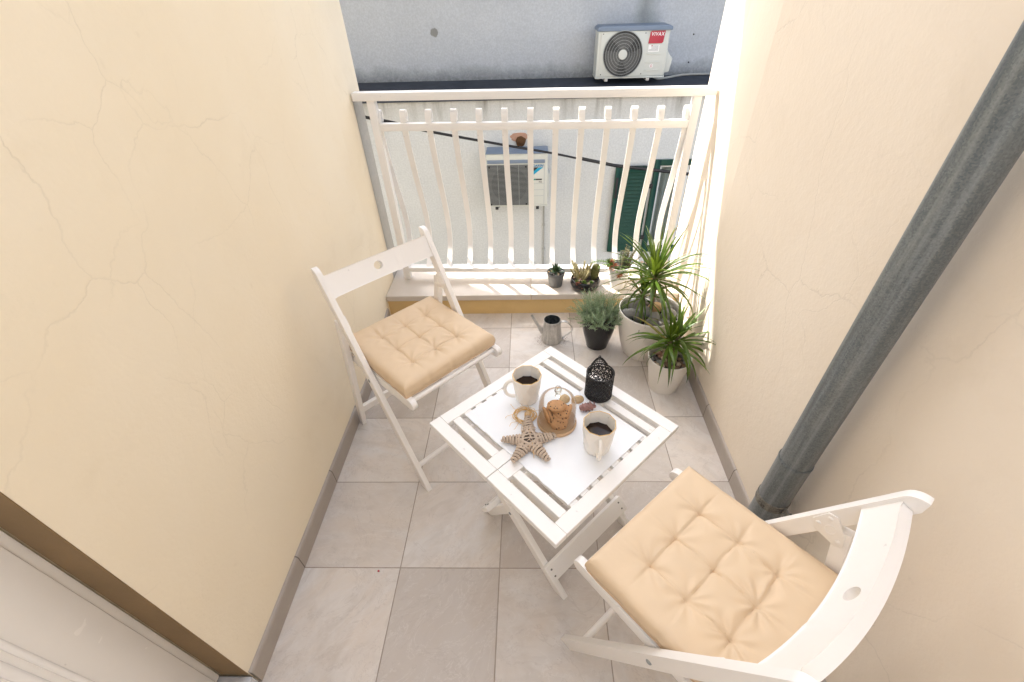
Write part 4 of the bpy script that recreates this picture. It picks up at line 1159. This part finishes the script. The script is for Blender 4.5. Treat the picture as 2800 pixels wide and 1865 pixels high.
# upper unit
A = thing('air_conditioner', 'ivory outdoor air conditioner with a round fan grille and red badge on the upper wall', 'air conditioner', (1.614, 5.90, .48))
W1, H1, D1 = .863, .535, .30
m = MB(); m.box(0, W1-.012, 0, D1, .018, H1-.045); m.build('casing', M['ac_body'], A, bevel=.012, bseg=3)
m = MB(); m.prism([(-.014, H1-.05), (W1+.010, H1-.05), (W1+.010, H1-.018), (W1-.03, H1), (.02, H1), (-.014, H1-.018)], -.022, D1+.01, 'y'); m.build('lid', M['ac_lid'], A, bevel=.008)
m = MB(); m.box(-.004, W1-.006, -.006, D1+.004, 0, .0175); m.build('base_tray', M['ac_body'], A, bevel=.003)
fx, fz, fr = .310, .253, .2385
m = MB(); m.box(.035, .585, -.010, -.0005, .022, H1-.052); pnl = m.build('front_panel', M['ac_body'], A, bevel=.006)
def disc(mb, cx, cz, r, y0, y1, n=56): mb.prism([(cx+r*cos(2*pi*k/n), cz+r*sin(2*pi*k/n)) for k in range(n)], y0, y1, 'y')
m = MB(); disc(m, fx, fz, fr, -.0130, -.0105); m.build('fan_opening', M['ac_dark'], A, smooth=0)
m = MB()
for k in range(3):
    a0_ = 2*pi*k/3+.5; vs = []
    for i in range(9):
        a = a0_+1.5*i/8
        for r in (.05, .215): vs.append((fx+r*cos(a+(.35 if r > .1 else 0)), -.0135-.0015*(i % 2)*0-.0006*i/8, fz+r*sin(a+(.35 if r > .1 else 0))))
    m.add(vs, [(2*i, 2*i+1, 2*i+3, 2*i+2) for i in range(8)])
m.build('fan_blades', M['ac_blade'], A, smooth=0)
m = MB()
for i, r in enumerate((.078, .111, .144, .177, .208, .236)): m.tube([(fx+r*cos(2*pi*k/56), -.021-.006*(1-r/.24), fz+r*sin(2*pi*k/56)) for k in range(56)], .0022 if i < 5 else .0042, 5, True)
for k in range(96):
    a = 2*pi*k/96; m.tube([(fx+r*cos(a+tw_), -.019-.006*(1-r/.24), fz+r*sin(a+tw_)) for r, tw_ in ((.05, 0.), (.11, .10), (.175, .24), (.237, .42))], .0005, 3, cap=False)
m.build('grille', M['ac_wire'], A, smooth=40)
m = MB(); disc(m, fx, fz, .052, -.030, -.0245, 36); m.build('hub', M['ac_body'], A, bevel=.002)
m = MB()
for (x, z) in ((.06, .045), (.56, .045), (.06, H1-.075), (.56, H1-.075)): m.ball((x, -.0105, z), (.006, .003, .006), 8, 5)
m.build('screw', M['ac_dark'], A)
m = MB(); m.prism([(.605, .355), (.765, .355), (.782, .368), (.795, .480), (.635, .480), (.618, .468)], -.006, -.0006, 'y'); bd = m.build('badge', M['red'], A, bevel=.001)
def wall_text(s, size, cx, cz, y, mat, parent, shear=0., bold=0., sxx=1., space=1.):
    tv, tf = text_mb(s, size, .0006, shear, bold, space)
    m = MB(); m.add([(cx+v.x*sxx, y-v.z-.0006, cz+v.y) for v in tv], tf); return m.build('lettering', mat, parent, smooth=0)
wall_text('VIVAX', .050, .705, .447, -.0068, M['white'], bd, .12, .0008, .92, 1.22)
m = MB(); m.box(.615, .745, -.002, -.0004, .272, .340); lb = m.build('info_label', M['white'], A, smooth=0)
m = MB()
for k in range(6): m.box(.650 if k < 4 else .620, .735, -.0028, -.0021, .330-.0095*k, .3325-.0095*k)
m.build('print_lines', M['ink'], lb, smooth=0)
m = MB(); m.ball((.655, -.0022, .333), (.007, .0008, .007), 8, 5); m.build('print_dot', M['red'], lb)
m = MB()
for z in (.250, .165, .080): m.box(.607, .775, -.008, -.0004, z-.006, z+.006)
m.build('pressed_rib', M['ac_body'], A, bevel=.003)
m = MB(); disc(m, .678, .125, .022, -.004, -.0006, 24); em = m.build('round_emblem', M['white'], A, smooth=0)
m = MB(); m.tube([(.678+.010*cos(2*pi*k/14), -.0045, .125+.013*sin(2*pi*k/14)) for k in range(14)], .0022, 4, True); m.build('emblem_ring', M['red'], em)
m = MB(); m.prism([(W1-.0115, .04), (W1+.055, .055), (W1+.075, .19), (W1+.03, .235), (W1-.0115, .30)], .04, .24, 'y'); m.build('valve_cover', M['ac_body'], A, bevel=.008)
for x in (.135, .655):
    m = MB(); bracket(m, x, .0, .445, -.002); m.build('bracket', M['galv_can'], A, bevel=.002)
# thin line leaving the upper unit along the ledge
m = MB(); m.tube(crom([(2.36, 6.02, .47), (2.45, 6.1, .435), (2.60, 6.2, .430), (2.75, 6.28, .437), (2.95, 6.3, .445), (3.6, 6.32, .44), (5.0, 6.32, .44)], 4), .013, 8)
tag(m.build('drain_hose', M['conduit']), 'thin grey hose lying along the dark ledge beside the upper air conditioner', 'hose')

# lower unit
B_ = thing('air_conditioner', 'ivory outdoor air conditioner with a square slatted grille, seen through the railing', 'air conditioner', (.225, 5.28, -.895))
W2, H2, D2 = .787, .680, .28
m = MB(); m.box(0, W2, 0, D2, .016, H2-.004); m.build('casing', M['ac_body'], B_, bevel=.010, bseg=3)
m = MB(); m.box(-.004, W2+.004, -.006, D2+.004, H2-.0035, H2+.006); m.build('lid', M['ac_lid'], B_, bevel=.003)
m = MB(); m.box(-.003, W2+.003, -.004, D2, 0, .0155); m.build('base_tray', M['ac_body'], B_, bevel=.003)
m = MB(); m.box(.012, .748, -.010, -.0005, H2-.118, H2-.075); m.build('groove', M['ac_lid'], B_, bevel=.003)
m = MB(); m.box(.006, .538, -.004, -.0004, .022, H2-.135); m.build('grille_back', M['ac_blade'], B_, smooth=0)
m = MB(); disc(m, .285, .29, .235, -.0060, -.0042); m.build('fan_opening', M['ac_dark'], B_, smooth=0)
m = MB()
for k in range(34): z = .026+(H2-.165)*k/33; m.box(.006, .538, -.020, -.0165, z-.0020, z+.0020)
for x in (.006, .14, .285, .41, .534): m.box(x-.002, x+.003, -.0163, -.0065, .022, H2-.135)
m.build('grille', M['ac_wire'], B_, smooth=0)
m = MB()
for (x, z) in ((.035, .04), (.505, .04), (.035, H2-.155), (.505, H2-.155)): m.box(x-.009, x+.009, -.024, -.0202, z-.014, z+.014)
m.build('clip', M['ac_dark'], B_, bevel=.001)
wall_text('DAIKIN', .038, .660, H2-.153, -.0022, M['blue'], B_, .25, .0012, 1.05)
m = MB(); m.prism([(.585, H2-.172), (.668, H2-.172), (.585, H2-.235)], -.002, -.0004, 'y'); m.build('dark_triangle', M['ink'], B_, smooth=0)
m = MB(); m.prism([(.672, H2-.172), (.728, H2-.172), (.576, H2-.285), (.576, H2-.240)], -.002, -.0004, 'y'); m.build('cyan_stripe', M['cyan'], B_, smooth=0)
m = MB(); m.box(.600, .628, -.002, -.0004, H2-.333, H2-.316); m.build('green_mark', M['teal'], B_, smooth=0)
m = MB(); m.box(.629, .712, -.002, -.0004, H2-.333, H2-.316); m.build('black_mark', M['ink'], B_, smooth=0)
wall_text('R32', .026, .692, H2-.358, -.0018, M['ink'], B_, 0, .0004)
m = MB()
for z in (.30, .22, .14): m.box(.555, .735, -.0014, -.0004, z-.0012, z+.0012)
m.box(.740, .743, -.0016, -.0004, .03, H2-.14); m.build('panel_seam', M['ac_lid'], B_, smooth=0)
m = MB(); m.box(W2+.0005, W2+.025, .05, .22, .10, .42); m.build('valve_cover', M['ac_body'], B_, bevel=.008)
for x in (.105, .655):
    m = MB(); bracket(m, x, -.03, .319, -.002); m.build('bracket', M['ac_dark'], B_, bevel=.002)

# cables and conduit on the far wall
def cv(x, z, y=5.1): f = (y+.68)/(5.6+.68); return (.778+(x-.778)*f, y, 1.508+(z-1.508)*f)
pts = [(-4.5, .75), (-1.304, .161), (-.602, -.002), (.415, -.196), (1.096, -.317), (1.913, -.487), (2.93, -.619), (6, -1.0)]
m = MB(); m.tube(crom([cv(*p) for p in pts], 5), .0105, 8); m.tube(crom([cv(x, z+.022-.004*i, 5.11) for i, (x, z) in enumerate(pts)], 5), .0095, 8)
m.tube([cv(1.4, -.372, 5.09), cv(1.913, -.484, 5.09), cv(2.93, -.616, 5.09), cv(6, -.99, 5.09)], .020, 8)
tag(m.build('cable', M['cable']), 'black twin cable sagging across the alley in front of the lower air conditioner', 'cable')
cd = thing('conduit_pipe', 'thin grey vertical conduit on the far wall below the lower air conditioner', 'pipe', (.978, 5.585, -3.3))
m = MB(); m.tube([(0, 0, 0), (0, 0, 2.42)], .011, 8); m.build('tube', M['conduit'], cd)
for z in (1.62, 2.0):
    m = MB(); m.box(-.02, .02, -.012, .0148, z-.012, z+.012); m.build('clip', M['conduit'], cd, bevel=.002)

# ------------------------------------------------------------------ camera
Rr, Uu, Ff = Vector((0.998958, 0.0, 0.0)), None, None
yaw, pitch, roll = radians(-1.94172), radians(40.28793), radians(-1.75473)
Ff = Vector((sin(yaw)*cos(pitch), cos(yaw)*cos(pitch), -sin(pitch)))
r0 = Vector((cos(yaw), -sin(yaw), 0)); u0 = r0.cross(Ff)
Rr = r0*cos(roll)+u0*sin(roll); Uu = u0*cos(roll)-r0*sin(roll)
cam = bpy.data.cameras.new('camera'); co = bpy.data.objects.new('camera', cam); COL.objects.link(co)
co.matrix_world = Matrix(((Rr.x, Uu.x, -Ff.x, .77806), (Rr.y, Uu.y, -Ff.y, -.68192), (Rr.z, Uu.z, -Ff.z, 1.50815), (0, 0, 0, 1)))
cam.sensor_fit = 'HORIZONTAL'; cam.sensor_width = 36; cam.lens = 36*1228.676/2800
cam.shift_x = -20.876/2800; cam.shift_y = 39.083/2800; cam.clip_start = .02; cam.clip_end = 500
S.camera = co

# ------------------------------------------------------------------ light
sd = Vector((-.67, .64, 1.0)).normalized()      # towards the sun
el = math.asin(sd.z); az = atan2(sd.x, sd.y)
wd = bpy.data.worlds.new('World'); S.world = wd; wd.use_nodes = True
nt = wd.node_tree; nt.nodes.clear()
sky = nt.nodes.new('ShaderNodeTexSky'); sky.sky_type = 'NISHITA'; sky.sun_disc = False; sky.sun_elevation = el; sky.sun_rotation = az
sky.air_density = 1.0; sky.dust_density = 3.0; sky.ozone_density = .6
bg = nt.nodes.new('ShaderNodeBackground'); bg.inputs[1].default_value = .15
wo = nt.nodes.new('ShaderNodeOutputWorld'); hs_ = nt.nodes.new('ShaderNodeHueSaturation'); hs_.inputs['Saturation'].default_value = .55
nt.links.new(sky.outputs[0], hs_.inputs['Color']); nt.links.new(hs_.outputs[0], bg.inputs[0]); nt.links.new(bg.outputs[0], wo.inputs[0])
sun = bpy.data.lights.new('sun', 'SUN'); sun.energy = 3.2; sun.angle = radians(.5); sun.color = (1, .95, .87)
so = bpy.data.objects.new('sun', sun); COL.objects.link(so); so.rotation_euler = sd.to_track_quat('Z', 'Y').to_euler(); so.location = (-4, 5, 7)

S.view_settings.view_transform = 'Standard'; S.view_settings.look = 'None'; S.view_settings.gamma = 1
S.view_settings.use_curve_mapping = False; S.view_settings.exposure = 1.98
S.cycles.max_bounces = 12; S.cycles.diffuse_bounces = 6; S.cycles.transparent_max_bounces = 16
S.cycles.caustics_reflective = False; S.cycles.caustics_refractive = False
S.cycles.use_denoising = True
